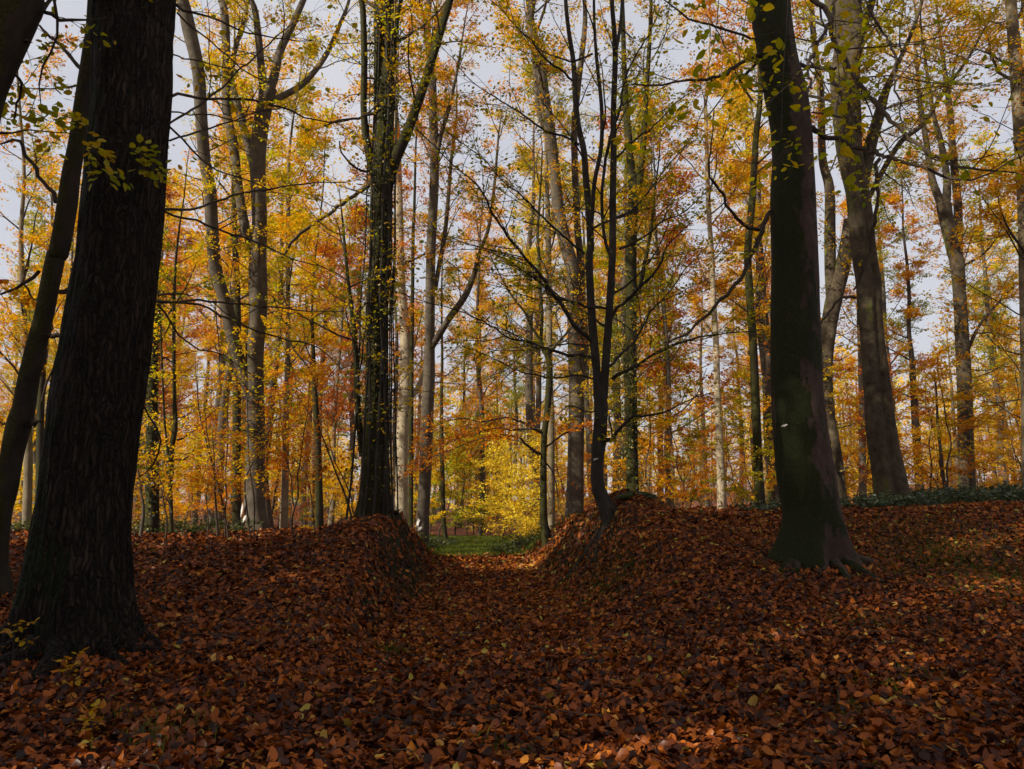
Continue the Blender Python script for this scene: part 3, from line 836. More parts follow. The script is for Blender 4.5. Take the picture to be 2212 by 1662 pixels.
# --- the big oak at left
oak_t = T(1, [(857, 0, 520), (848, 300, 510), (840, 600, 500), (815, 900, 505), (790, 1200, 520), (748, 1650, 535)],
          4, [(675, 600, 580), (615, 1000, 600), (577, 1300, 597), (540, 1650, 610)],
          7, [(355, 150, 430), (345, 350, 480), (340, 500, 540), (340, 600, 600), (340, 680, 680)])
tree("oak_tree", "very thick dark oak with furrowed bark and mossy spreading foot, nearest the camera at left", 7.0, oak_t, (),
     [(T(1, [(1085, 605, 20), (1150, 615, 20), (1270, 640, 18), (1450, 640, 17), (1620, 655, 15), (1800, 700, 13), (1900, 740, 11), (2050, 775, 9), (2212, 770, 7)]), 1.5),
      (T(1, [(1120, 30, 18), (1180, 60, 16), (1370, 110, 13), (1500, 180, 12), (1650, 215, 10), (1800, 240, 8), (1990, 260, 5)]), 1.5),
      (T(1, [(1080, 800, 15), (1200, 720, 14), (1350, 600, 13), (1480, 480, 12), (1600, 370, 10), (1750, 260, 9), (1850, 180, 6), (1960, 110, 4)]), 2),
      (T(1, [(1085, 700, 10), (1250, 715, 9), (1400, 720, 9), (1540, 765, 7), (1650, 720, 5)]), 1),
      (T(1, [(1075, 890, 13), (1200, 865, 12), (1370, 810, 11), (1500, 770, 9), (1700, 700, 7), (1830, 680, 5)]), 1),
      (T(1, [(1080, 820, 14), (1170, 900, 12), (1320, 1030, 11), (1450, 1100, 10), (1600, 1160, 8), (1750, 1230, 5)]), 1.5),
      (T(1, [(1040, 1335, 18), (1200, 1320, 16), (1350, 1280, 14), (1500, 1230, 13), (1690, 1190, 11), (1900, 1160, 9), (2200, 1160, 6)]), 2),
      (T(1, [(1045, 1345, 16), (1200, 1400, 15), (1400, 1480, 14), (1540, 1510, 12), (1700, 1570, 10), (1850, 1640, 8)], 4, [(2050, 90, 6), (2212, 180, 4)]), 2),
      (T(4, [(1005, 280, 14), (1080, 278, 13), (1150, 268, 11), (1230, 275, 7)]), .4),
      (T(4, [(1005, 320, 18), (1120, 330, 16), (1300, 345, 14), (1550, 345, 12), (1750, 370, 10), (1950, 380, 8), (2190, 375, 5)]), 2),
      (T(4, [(1000, 325, 17), (1200, 330, 16), (1300, 360, 15), (1450, 430, 14), (1600, 500, 12), (1780, 565, 11), (1930, 590, 9), (2060, 640, 7), (2180, 750, 5)]), 1.5),
      (T(4, [(1000, 330, 14), (1080, 410, 13), (1150, 520, 12), (1250, 600, 10), (1380, 640, 8), (1500, 715, 6), (1700, 840, 4)]), 1.),
      (T(4, [(915, 985, 14), (950, 1050, 13), (1010, 1130, 13), (1030, 1220, 12), (1010, 1310, 11), (950, 1380, 9), (870, 1440, 6)]), .3),
      (T(1, [(1130, 90, 12), (1300, 240, 10), (1400, 330, 9), (1560, 460, 8), (1700, 500, 6), (1850, 500, 4)]), 2),
      (T(1, [(1090, 340, 10), (1200, 360, 9), (1350, 400, 7), (1500, 440, 5)]), 1)],
     top=23, step=.06, bark=B_OAK, twig=B_BROWN, leafmat=M_YG, seed=3, surf=[(190, 370, 8, 1.0, .10)], sides=170, lob=.018, furrow=.045, roots=.30, limbs=12, z0=8.5, limb_len=(4, 8), sub=6, tw=6, K=14, lsize=.17, spread=.35, bK=1,
     anchor="the thick oak at left")
# --- leaning dark beech behind the oak
tree("beech_tree", "dark mossy beech leaning behind the thick oak at left, with a stubby broken branch", 9.0,
     T(1, [(600, 60, 100), (575, 300, 105), (545, 500, 108), (515, 700, 112), (490, 900, 120), (453, 1100, 130), (430, 1280, 145), (395, 1500, 142), (360, 1650, 140)],
       4, [(360, 0, 135), (318, 200, 135), (280, 400, 132), (230, 600, 140), (183, 800, 146), (150, 1000, 160), (120, 1100, 178), (75, 1300, 160), (48, 1500, 150), (15, 1650, 140)],
       0, [(-4, 1180, 50), (-8, 1240, 62), (-8, 1275, 85)], thin=.86), (),
     [(T(1, [(500, 430, 26), (420, 330, 24), (340, 240, 20), (250, 160, 15)]), .5), (T(1, [(480, 550, 14), (350, 555, 10), (200, 560, 7), (60, 540, 4)]), .5),
      (T(1, [(360, 1290, 30), (290, 1170, 26), (200, 1040, 24), (130, 910, 22), (60, 900, 14), (0, 920, 10)]), .4),
      (T(4, [(250, 130, 26), (170, 190, 22), (80, 250, 18), (0, 270, 12)]), .4), (T(4, [(160, 210, 14), (240, 310, 8)]), .2),
      (T(4, [(380, 270, 34), (440, 240, 26)]), -.05, 0), (T(4, [(310, 530, 32), (400, 540, 24)]), -.05, 0), (T(4, [(200, 1085, 50), (260, 1078, 12)]), -.1, 0),
      (T(4, [(60, 1100, 16), (0, 1078, 10)]), .2)],
     top=19, seed=5, leafmat=M_OR, limbs=9, z0=9, sub=5, tw=5, K=14, lsize=.15, bK=2, bark=B_DARK, anchor="the dark leaning beech")
# --- trunk cutting the top left corner
tree("beech_tree", "black leaning trunk crossing the top left corner of the picture", 6.0,
     [(45, -60, 115), (37, 0, 112), (-8, 100, 112), (-52, 205, 115), (-90, 400, 118), (-130, 600, 124), (-200, 900, 132), (-250, 1150, 145), (-275, 1350, 180)], (),
     [(T(1, [(165, 275, 34), (210, 200, 30), (260, 100, 26), (330, 0, 22), (400, -120, 14)]), .6), (T(1, [(280, 80, 26), (370, 140, 22), (550, 130, 12), (800, 140, 8), (1000, 200, 5)]), 1),
      (T(1, [(350, 0, 18), (360, 120, 18), (340, 250, 14), (270, 430, 12), (260, 600, 8), (270, 760, 4)]), .4), (T(1, [(90, 470, 18), (120, 520, 16), (110, 620, 14), (90, 760, 10)]), .4),
      (T(1, [(-40, 850, 22), (60, 840, 14), (200, 820, 9), (360, 845, 7), (560, 850, 5), (720, 880, 3), (820, 930, 2)]), .35, 9)],
     top=21, seed=6, leafmat=M_YG, limbs=8, z0=8, sub=5, tw=5, K=12, lsize=.15, bK=3, hue=(.2, 1), btw=3)
# --- the group of stems left of the ivy tree
tree("beech_tree", "multi-stemmed beech with a pale grey foot and white paint splash, right of the thick oak", 19.5,
     T(1, [(1720, 560, 90), (1680, 680, 105), (1645, 900, 108), (1640, 1100, 105), (1650, 1400, 95), (1640, 1650, 110)], 4, [(1640, 150, 120), (1640, 400, 115), (1620, 600, 120), (1620, 900, 118), (1625, 1150, 125), (1622, 1400, 135), (1620, 1650, 145)], 7, [(1120, 100, 100)]),
     [(T(1, [(1690, 640, 70), (1740, 500, 60), (1780, 330, 52), (1860, 160, 45), (1930, 0, 38)]), 1, 5), (T(1, [(1680, 600, 60), (1660, 400, 48), (1640, 200, 44), (1620, 60, 40), (1580, -40, 30)]), -.5, 4),
      (T(1, [(1690, 660, 50), (1800, 610, 44), (1920, 540, 40), (2020, 430, 36), (2090, 320, 32), (2160, 160, 26), (2212, 30, 20)]), 2, 3),
      (T(4, [(1600, 900, 90), (1540, 750, 80), (1480, 550, 85), (1430, 320, 78), (1370, 100, 80)], 1, [(1345, 1400, 82), (1335, 1200, 78), (1300, 1000, 78), (1280, 750, 78), (1260, 450, 80), (1200, 180, 90), (1170, 40, 80)]), -1.2, 6),
      (T(1, [(1625, 1640, 60), (1550, 1400, 62), (1510, 1150, 60), (1480, 900, 66), (1440, 700, 56), (1440, 400, 56), (1430, 100, 52), (1400, -30, 46)]), .8, 6),
      (T(1, [(1640, 1160, 60), (1570, 900, 56), (1520, 700, 50), (1470, 500, 40), (1500, 300, 30), (1560, 100, 24)]), 1, 3)], (),
     top=0, bark=B_GREY, leafmat=M_GO, seed=8, limbs=0, sub=9, tw=5, K=13, lsize=.10, low=40, lowK=11, lowz=(2, 14), marks=[(528, 1103, 14, 26), (536, 1120, 10, 14)], anchor="the grey-footed beech")
tree("beech_tree", "slim dark mossy trunk directly left of the grey-footed multi-stemmed beech", 25, T(4, [(1490, -200, 40), (1505, 200, 44), (1510, 550, 48), (1505, 1000, 52), (1505, 1650, 58)]), top=20, bark=B_DARK, leafmat=M_OR, seed=9, limbs=14, z0=5, limb_len=(1.5, 3.5), sub=4, tw=4, K=10)
tree("beech_tree", "ivy-wrapped dark trunk just right of the thick oak, half hidden by it", 16, T(9, [(280, -900, 60), (265, -400, 75), (250, 0, 92), (250, 600, 110), (250, 1150, 118)]), (), (), top=15, bark=B_DARK, leafmat=M_OL, seed=10, limbs=16, z0=4, limb_len=(1, 2.2), sub=4, tw=4, K=9, lsize=.09, ivy=4200)
tree("sapling", "crooked dark sapling with a swollen kink and two upright stems right of the thick oak", 15, T(9, [(415, 1235, 40), (405, 1000, 34), (398, 780, 36), (405, 620, 52), (400, 520, 50), (425, 380, 44), (440, 250, 42), (430, 0, 30)], 4, [(1105, 350, 22), (1115, 100, 16)]),
     [(T(9, [(400, 600, 26), (375, 480, 20), (352, 250, 17), (340, 0, 15)], 4, [(1020, 450, 12)]), -.2, 1)],
     [(T(9, [(420, 560, 22), (500, 552, 18), (560, 510, 14), (600, 460, 8)]), .2, 3), (T(9, [(440, 410, 16), (540, 370, 13), (640, 290, 10), (800, 130, 6)]), .5, 6), (T(9, [(450, 215, 12), (540, 190, 9), (610, 165, 5)]), .2, 6)],
     top=9, bark=B_DARK, leafmat=M_GO, seed=12, roots=.1, limbs=6, z0=3, limb_len=(1, 2), sub=4, tw=4, K=8, lsize=.085, low=16, lowK=11, lowz=(1.5, 5), lowlen=(.8, 1.8), cat="sapling", sides=14)
# --- thin hazel-like stems on the left crest
SAP = [
    ("thin dark stem forking like a Y on the left bank crest beside the ivy tree", 14.6, [(1400, 1110, 18), (1398, 1020, 16), (1450, 850, 14), (1440, 700, 13), (1460, 600, 12), (1500, 300, 9), (1530, 150, 6), (1540, -100, 4)], [[(1420, 950, 12), (1400, 800, 10), (1390, 700, 9), (1330, 450, 7), (1300, 200, 5), (1280, 0, 4)]]),
    ("long thin stem bending left, left of the grey-footed beech", 14.2, [(900, 1220, 18), (860, 1100, 17), (820, 880, 16), (770, 700, 15), (710, 480, 13), (640, 200, 11), (620, 0, 8), (600, -300, 5)], [[(760, 660, 10), (700, 350, 8), (680, 100, 6)]]),
    ("short straight dark stem between the oak and the grey-footed beech", 14.0, [(790, 1190, 24), (775, 1000, 20), (765, 800, 16), (760, 600, 10), (740, 300, 6)], []),
    ("wavy stem rising vertically with dense rust twigs left of the grey-footed beech", 14.5, [(850, 1200, 14), (845, 1000, 14), (862, 880, 13), (850, 700, 12), (870, 400, 10), (870, 100, 8), (880, -200, 4)], []),
    ("thin stem curving right across the grey beech foot", 14.0, [(1050, 1165, 14), (1020, 900, 13), (1012, 720, 12), (1100, 550, 10), (1200, 350, 8), (1280, 180, 5)], []),
    ("straight thin stem in front of the grey beech foot", 14.1, [(1085, 1140, 14), (1088, 900, 12), (1060, 700, 10), (1040, 500, 9), (1030, 100, 6), (1000, -200, 4)], []),
    ("thin stem leaning left from the foot of the ivy tree", 14.6, [(1882, 1025, 20), (1840, 870, 17), (1750, 650, 15), (1650, 380, 12), (1580, 250, 9), (1450, 50, 6), (1350, -100, 4)], [[(1900, 1000, 12), (1860, 800, 10), (1720, 500, 8), (1680, 250, 5)]]),
    ("short wavy stem nearest the sapling right of the oak", 13.8, [(700, 1225, 12), (712, 1050, 11), (690, 900, 9), (710, 750, 6)], []),
    ("thin dark double stem close to the kinked sapling", 14.0, [(350, 1240, 24), (372, 1080, 18), (340, 900, 14), (310, 700, 10), (250, 450, 6)], [[(410, 1000, 12), (360, 860, 10), (330, 760, 6)]]),
    ("thin stem on the bank crest left of the ivy tree with a kinked top", 14.8, [(1578, 1062, 12), (1545, 800, 11), (1520, 700, 9), (1400, 540, 7), (1200, 500, 5)], []),
    ("pale crooked stem at the edge of the thick oak", 14.5, [(150, 1220, 46), (168, 1100, 34), (180, 960, 28), (150, 780, 20), (130, 550, 12)], []),
]
for i, (lb, D, pts, fk) in enumerate(SAP):
    tree("sapling", lb, D, T(9, pts), (), [(T(9, f), .1, 3) for f in fk], top=0, bark=B_BROWN if i != 10 else B_GREY, leafmat=(M_RU, M_OR, M_GO)[i % 3], seed=40 + i, sides=8, lob=.05, roots=0.05, limbs=0, low=17, lowK=4, lowz=(.8, 4.8), lowlen=(.4, 1.3), lsize=.075, tw=0, group="thin stems on the left bank crest", cat="sapling")

# --- the ivy tree
tree("beech_tree", "big ivy-clad dark tree on the left bank beside the track, with a limb forking right", 15.0,
     T(2, [(290, 0, 140), (290, 400, 140), (290, 700, 140), (280, 1000, 150), (270, 1300, 150), (262, 1650, 158)], 5, [(240, 300, 158), (238, 600, 165), (235, 900, 182), (230, 1200, 205), (225, 1450, 235), (215, 1650, 270)]),
     [(T(2, [(290, 1250, 90), (345, 1040, 90), (430, 850, 78), (520, 600, 66), (600, 350, 60), (690, 50, 52), (720, -60, 48)]), -.8, 6),
      (T(2, [(240, 1180, 60), (185, 950, 58), (157, 700, 46), (160, 400, 44), (150, 50, 42), (120, -60, 36)]), -.5, 5),
      (T(5, [(150, 1300, 50), (120, 1000, 44), (110, 700, 40), (85, 400, 36), (60, 200, 26)], 2, [(30, 1500, 20)]), -.6, 1),
      (T(2, [(345, 700, 26), (340, 500, 26), (352, 350, 28), (370, 120, 28), (400, -20, 24)]), -.3, 4)],
     [(T(2, [(320, 660, 20), (240, 710, 18), (130, 750, 16), (0, 770, 13), (-100, 800, 8)]), -1.2), (T(2, [(230, 1080, 18), (150, 1090, 16), (80, 1050, 14), (20, 980, 10), (0, 900, 8)]), -1),
      (T(1, [(2405, 1150, 28), (2300, 1215, 26), (2212, 1270, 24), (2100, 1370, 22), (1950, 1470, 20), (1850, 1560, 16), (1790, 1640, 12)]), 1.0)],
     top=24, bark=B_DARK, leafmat=M_GO, seed=20, surf=[(-95, 10, 5, 1.3, .038)], sides=40, lob=.09, roots=.4, limbs=12, z0=10, sub=7, tw=5, K=9, lsize=.1, low=26, lowK=6, lowz=(1.5, 11), lowlen=(.8, 2.2), ivy=9500, vines=9, hue=(.1, 1), anchor="the ivy-clad tree")
# --- sunlit pale trunk and neighbours
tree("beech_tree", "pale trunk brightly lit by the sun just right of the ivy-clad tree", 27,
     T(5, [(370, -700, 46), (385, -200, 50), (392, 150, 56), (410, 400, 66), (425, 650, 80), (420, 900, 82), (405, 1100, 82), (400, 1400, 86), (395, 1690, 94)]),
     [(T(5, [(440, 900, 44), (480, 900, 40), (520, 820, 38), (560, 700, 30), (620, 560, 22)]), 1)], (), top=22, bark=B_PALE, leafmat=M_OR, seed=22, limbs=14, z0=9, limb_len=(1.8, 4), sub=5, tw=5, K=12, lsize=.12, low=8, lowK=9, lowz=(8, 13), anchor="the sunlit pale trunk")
tree("beech_tree", "slim dark trunk pressed against the shaded side of the sunlit pale trunk", 26, T(5, [(470, -100, 24), (465, 400, 26), (458, 1000, 32), (455, 1690, 34)]), top=17, bark=B_DARK, leafmat=M_RU, seed=23, limbs=12, z0=6, limb_len=(1, 2.5), sub=4, tw=4, K=9, sides=14)
tree("beech_tree", "grey beech with white blotches near its foot, between the sunlit trunk and the clearing", 24,
     T(2, [(570, 0, 44), (560, 200, 50), (590, 500, 58), (600, 800, 62), (605, 1100, 66), (592, 1400, 66)], 5, [(582, 0, 68), (578, 300, 66), (575, 600, 70), (570, 800, 80), (560, 1000, 82), (553, 1200, 84), (545, 1450, 84), (532, 1690, 84)]),
     [(T(5, [(590, 600, 44), (640, 520, 44), (700, 420, 44), (800, 280, 44), (865, 120, 34), (895, 0, 26)], 2, [(950, 1450, 24), (985, 1200, 20), (1010, 900, 14)]), -1.5, 1),
      (T(5, [(610, 240, 30), (640, 60, 30)], 2, [(670, 1500, 30), (690, 1300, 28), (715, 1000, 22), (745, 750, 16)]), 1, 2), (T(2, [(610, 1060, 30), (650, 850, 28), (690, 720, 26), (740, 500, 20)]), -1, 3)], (),
     top=23, bark=B_GREY, leafmat=M_OR, seed=24, limbs=12, z0=12, sub=8, tw=5, K=14, lsize=.10, low=14, lowK=9, lowz=(7, 14), marks=[(905, 1128, 9, 14), (908, 1142, 10, 9), (904, 1158, 8, 10)], anchor="the white-blotched beech")
tree("beech_tree", "slim black trunk standing at the left edge of the grassy clearing", 31, T(10, [(425, -500, 30), (430, 0, 38), (436, 250, 42), (440, 500, 44), (452, 650, 46), (470, 760, 60)]), top=14, bark=B_DARK, leafmat=M_OL, seed=25, limbs=9, z0=5, limb_len=(1.2, 2.6), sub=5, tw=5, K=10, lsize=.1, low=6, lowz=(2.5, 5), anchor="the slim black trunk", sides=14)
tree("beech_tree", "grey trunk behind the right end of the grassy clearing, partly behind bright yellow leaves", 37, T(10, [(765, -400, 44), (770, 0, 52), (775, 300, 56), (772, 500, 56), (768, 700, 66)]), top=18, bark=B_GREY, leafmat=M_GO, seed=26, limbs=16, z0=6, limb_len=(1.5, 3.5), sub=5, tw=5, K=12, lsize=.12, sides=14)
# --- small dark tree with the orange spray arching over the track
tree("beech_tree", "slender dark tree on the right bank whose rust spray arches over the track", 20.5,
     T(5, [(1322, 620, 40), (1338, 760, 44), (1325, 1000, 45), (1308, 1130, 40), (1300, 1300, 42), (1300, 1690, 50)], 8, [(145, 92, 42)]),
     [(T(5, [(1325, 660, 34), (1285, 590, 24), (1290, 400, 22), (1275, 200, 22), (1270, 0, 20)], 2, [(1262, 1500, 18), (1280, 1200, 14), (1290, 1000, 10)]), .4, 1),
      (T(5, [(1300, 590, 20), (1220, 470, 18), (1180, 380, 15), (1100, 280, 12), (1030, 160, 9), (950, 0, 6)]), -.5),
      (T(5, [(1340, 640, 24), (1400, 570, 18), (1460, 500, 14), (1540, 400, 8)]), .5)],
     [(T(5, [(1300, 1160, 20), (1240, 1130, 18), (1150, 1080, 15), (1050, 1050, 12), (900, 1075, 9), (760, 1060, 6), (600, 1110, 3)]), -1.0, 10),
      (T(5, [(1285, 1290, 20), (1200, 1240, 18), (1120, 1185, 15), (1000, 1160, 12), (880, 1190, 9), (700, 1250, 6), (540, 1330, 3)]), -1.2, 10),
      (T(5, [(1290, 1130, 14), (1220, 1120, 13), (1110, 1130, 11), (980, 1120, 9), (800, 1170, 6), (620, 1240, 4)]), .8, 10),
      (T(5, [(1310, 1250, 14), (1400, 1180, 12), (1500, 1120, 8), (1620, 1100, 5)]), .5, 8),
      (T(5, [(1330, 700, 12), (1130, 740, 8), (950, 910, 5), (850, 930, 3)]), .8, 4),
      (T(5, [(1300, 1330, 12), (1350, 1400, 9), (1380, 1520, 8), (1395, 1640, 5)]), .1, 2)],
     top=0, bark=B_DARK, leafmat=M_RU, seed=28, sides=16, roots=.12, limbs=0, sub=4, tw=4, K=6, lsize=.082, btw=5.5, bK=8, hue=(.25, 1), anchor="the arching tree",
     extra_sprays=[(T(5, [(1240, 1110, 4), (1000, 1100, 4), (800, 1140, 4), (560, 1250, 3)]), -.8, 1.0, 15, 34), (T(5, [(1250, 1240, 4), (1050, 1190, 4), (800, 1240, 4), (540, 1330, 3)]), -.2, .9, 14, 26)])
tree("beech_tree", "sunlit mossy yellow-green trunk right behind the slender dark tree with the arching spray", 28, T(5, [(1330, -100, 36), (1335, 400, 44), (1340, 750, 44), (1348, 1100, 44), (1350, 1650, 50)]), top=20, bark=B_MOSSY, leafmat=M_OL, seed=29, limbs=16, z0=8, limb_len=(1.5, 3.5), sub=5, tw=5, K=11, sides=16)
# --- broad grey trunk behind the hornbeam
tree("beech_tree", "broad pale grey beech standing behind and left of the multi-stemmed hornbeam", 22,
     T(2, [(1230, 0, 48), (1215, 150, 60), (1270, 350, 68), (1300, 600, 76), (1340, 850, 78), (1370, 1100, 72), (1390, 1300, 80), (1425, 1500, 84)], 5, [(1480, 100, 92), (1490, 300, 92), (1495, 500, 88), (1510, 800, 104), (1512, 1000, 106), (1508, 1200, 108), (1505, 1450, 112), (1500, 1690, 122)]),
     [(T(5, [(1530, 900, 56), (1560, 600, 52), (1545, 300, 48), (1535, 50, 46)], 2, [(1515, 1450, 46), (1500, 1100, 44), (1500, 750, 42), (1560, 200, 34), (1560, 0, 26)]), 1, 5), (T(2, [(1380, 1000, 30), (1280, 740, 34), (1255, 560, 38), (1240, 350, 34)]), .5, 6)], (),
     top=24, bark=B_GREY, leafmat=M_OR, seed=30, sides=32, limbs=14, z0=13, sub=7, tw=5, K=13, lsize=.105, low=34, lowK=9, lowz=(3, 15), anchor="the broad grey beech")
# --- hornbeam with long bare branches
hb = [
    (T(5, [(1600, 560, 30), (1500, 470, 28), (1420, 330, 26), (1300, 170, 22), (1180, 20, 18)], 2, [(1080, 1500, 16), (1000, 1370, 14), (920, 1230, 12), (820, 1120, 10), (700, 1020, 8), (560, 880, 6), (440, 760, 4)]), -2.5),
    (T(5, [(1690, 350, 20), (1540, 330, 18), (1380, 270, 15), (1180, 120, 12), (1080, 50, 10), (960, 0, 6)]), -1.5),
    (T(5, [(1600, 670, 22), (1480, 660, 20), (1350, 630, 18), (1200, 580, 14), (1080, 560, 12), (900, 450, 10), (750, 380, 8), (560, 330, 6), (350, 250, 4), (100, 150, 3)]), -2),
    (T(5, [(1600, 590, 12), (1450, 580, 10), (1250, 620, 8), (950, 620, 5)]), 1),
    (T(5, [(1660, 810, 15), (1500, 780, 12), (1350, 800, 12), (1160, 760, 9), (960, 670, 6), (780, 600, 4)]), -1),
    (T(5, [(1680, 470, 16), (1560, 390, 14), (1430, 290, 12), (1330, 220, 9), (1200, 100, 5)]), 1),
    (T(5, [(1690, 1197, 30), (1740, 1190, 28), (1790, 1120, 24), (1850, 1060, 20), (1950, 1040, 15), (2070, 1020, 12), (2200, 960, 8), (2300, 900, 5)]), -1.2),
    (T(5, [(1735, 800, 24), (1850, 750, 22), (1950, 690, 20), (2080, 630, 16), (2212, 580, 12), (2400, 540, 9), (2700, 490, 6)]), -1.5),
    (T(5, [(1730, 730, 18), (1770, 670, 18), (1850, 600, 16), (1920, 490, 14), (1970, 380, 12), (2060, 280, 10), (2212, 100, 7), (2350, -50, 4)]), 1),
    (T(5, [(1730, 420, 24), (1800, 340, 22), (1880, 270, 20), (1960, 190, 18), (2050, 80, 15), (2120, -60, 9), (2250, -200, 5)]), -1),
    (T(2, [(1780, 1580, 18), (1930, 1530, 14), (2060, 1420, 10), (2200, 1350, 8), (2400, 1150, 5)]), -1),
    (T(2, [(1760, 1390, 16), (1850, 1350, 14), (1950, 1250, 10), (2100, 1060, 8), (2230, 900, 4)]), .8),
    (T(2, [(1770, 1000, 16), (1900, 870, 12), (2000, 800, 10), (2150, 650, 7), (2300, 560, 4)]), -.8),
    (T(2, [(1560, 1620, 16), (1450, 1520, 14), (1330, 1420, 12), (1180, 1260, 10), (1050, 1150, 8), (900, 990, 7), (700, 830, 6), (600, 720, 5), (470, 600, 3)]), -2),
    (T(2, [(1530, 920, 16), (1430, 860, 14), (1330, 830, 14), (1200, 760, 12), (1100, 700, 10), (980, 620, 8), (830, 500, 6), (700, 340, 4), (600, 250, 3)]), -1.5),
    (T(2, [(1490, 520, 14), (1400, 430, 13), (1330, 390, 12), (1240, 270, 10), (1150, 170, 8), (1040, 60, 6), (960, 0, 5)]), -1),
    (T(2, [(1620, 340, 14), (1480, 390, 12), (1380, 360, 10), (1280, 310, 8), (1150, 200, 5)]), .5),
    (T(5, [(1640, 1000, 10), (1560, 1010, 9), (1470, 970, 7), (1380, 1040, 5)]), -.3),
    (T(2, [(1690, 1050, 20), (1730, 830, 18), (1790, 690, 16), (1800, 560, 14), (1870, 380, 11), (1980, 200, 8), (2050, 40, 5)]), -.5),
    (T(5, [(1720, 1050, 14), (1735, 1120, 12), (1735, 1195, 10)]), -.2),
]
tree("hornbeam_tree", "multi-stemmed hornbeam on the right bank with a bent foot and long bare branches", 14.0,
     T(5, [(1650, 850, 78), (1665, 950, 100), (1665, 1060, 90), (1655, 1200, 100), (1645, 1300, 86), (1640, 1450, 90), (1655, 1530, 95), (1690, 1600, 108), (1712, 1650, 130)]),
     [(T(5, [(1645, 930, 60), (1640, 780, 58), (1618, 550, 60), (1600, 300, 54), (1590, 0, 50)], 2, [(1600, 1600, 50), (1590, 1350, 48), (1570, 1150, 45), (1555, 950, 40), (1520, 800, 38), (1500, 600, 35), (1490, 400, 33), (1460, 200, 28), (1440, 0, 25)]), .3, 4),
      (T(5, [(1680, 930, 60), (1692, 750, 56), (1710, 500, 52), (1725, 250, 50), (1740, 0, 50)], 2, [(1740, 1600, 50), (1740, 1300, 48), (1745, 1000, 44), (1745, 700, 40), (1755, 400, 38), (1750, 200, 34), (1735, 0, 30)]), -.3, 4),
      (T(2, [(1600, 1500, 30), (1612, 1320, 30), (1625, 1150, 30), (1665, 950, 30), (1670, 700, 28), (1640, 400, 25), (1625, 200, 20), (1620, 0, 18)]), -.5, 2),
      (T(2, [(1720, 1620, 22), (1685, 1500, 22), (1670, 1250, 22), (1690, 1050, 21)]), -.2), (T(2, [(1758, 340, 24), (1790, 150, 22), (1800, 0, 20)]), .4, 3)],
     hb, top=0, bark=B_HORN, twig=B_HORN, leafmat=M_OL, seed=31, sides=28, lob=.05, roots=.12, surf=[(160, 260, 6, 1.8, .04)], limbs=0, sub=3, tw=3, K=4, lsize=.085, bK=3, btw=7.5, hue=(0, .8), marks=[(1285, 993, 12, 5)], anchor="the hornbeam")
tree("beech_tree", "dark mossy beech with ivy leaves right behind the hornbeam, forking into two upright limbs", 20,
     T(2, [(1870, 1120, 66), (1868, 1300, 76), (1858, 1500, 80)], 5, [(1855, 0, 80), (1858, 300, 78), (1855, 700, 80), (1858, 1000, 80), (1862, 1300, 78), (1865, 1500, 84), (1868, 1650, 98)]),
     [(T(2, [(1865, 1180, 56), (1842, 900, 50), (1825, 700, 42), (1812, 400, 34), (1800, 0, 26)]), .5, 5), (T(2, [(1885, 1250, 50), (1918, 1100, 46), (1935, 900, 40), (1950, 650, 36), (1972, 300, 28), (1985, 0, 20)]), -.5, 4), (T(5, [(1880, 300, 36), (1920, 180, 30), (1950, 40, 26)], 2, [(1985, 1450, 20), (2010, 1200, 14)]), -.5, 2)], (),
     top=0, bark=B_DARK, leafmat=M_GO, seed=33, limbs=0, sub=9, tw=5, K=12, lsize=.10, low=46, lowK=9, lowz=(2, 12), ivy=4200, anchor="the twin-limbed beech")
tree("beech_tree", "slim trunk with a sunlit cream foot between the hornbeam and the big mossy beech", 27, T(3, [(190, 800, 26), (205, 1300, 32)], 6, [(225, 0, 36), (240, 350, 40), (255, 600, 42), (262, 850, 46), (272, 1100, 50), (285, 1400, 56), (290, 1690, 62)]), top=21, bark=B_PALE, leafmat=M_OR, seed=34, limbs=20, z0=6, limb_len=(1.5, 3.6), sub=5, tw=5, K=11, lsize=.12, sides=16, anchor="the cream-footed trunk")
tree("beech_tree", "thin leaning pinkish trunk far off between the hornbeam and the slim cream-footed trunk", 31, T(5, [(2040, 100, 24), (2070, 400, 28), (2090, 700, 32), (2095, 1000, 34), (2090, 1350, 38)]), top=19, bark=B_GREY, leafmat=M_OR, seed=35, limbs=14, z0=5, limb_len=(1, 2.6), sub=4, tw=4, K=10, lsize=.12, sides=12)
tree("beech_tree", "straight dark trunk left of the big mossy beech", 20, T(3, [(535, 600, 34), (505, 900, 40), (485, 1250, 46)], 6, [(455, 0, 50), (470, 300, 55), (490, 600, 56), (502, 900, 60), (515, 1200, 62), (525, 1450, 66), (537, 1690, 74)]), top=22, bark=B_DARK, leafmat=M_RU, seed=36, limbs=16, z0=9, limb_len=(1.8, 4), sub=5, tw=5, K=11, lsize=.1, low=30, lowK=9, lowz=(3, 10), lowlen=(.8, 2), hue=(.2, 1), anchor="the straight dark trunk")
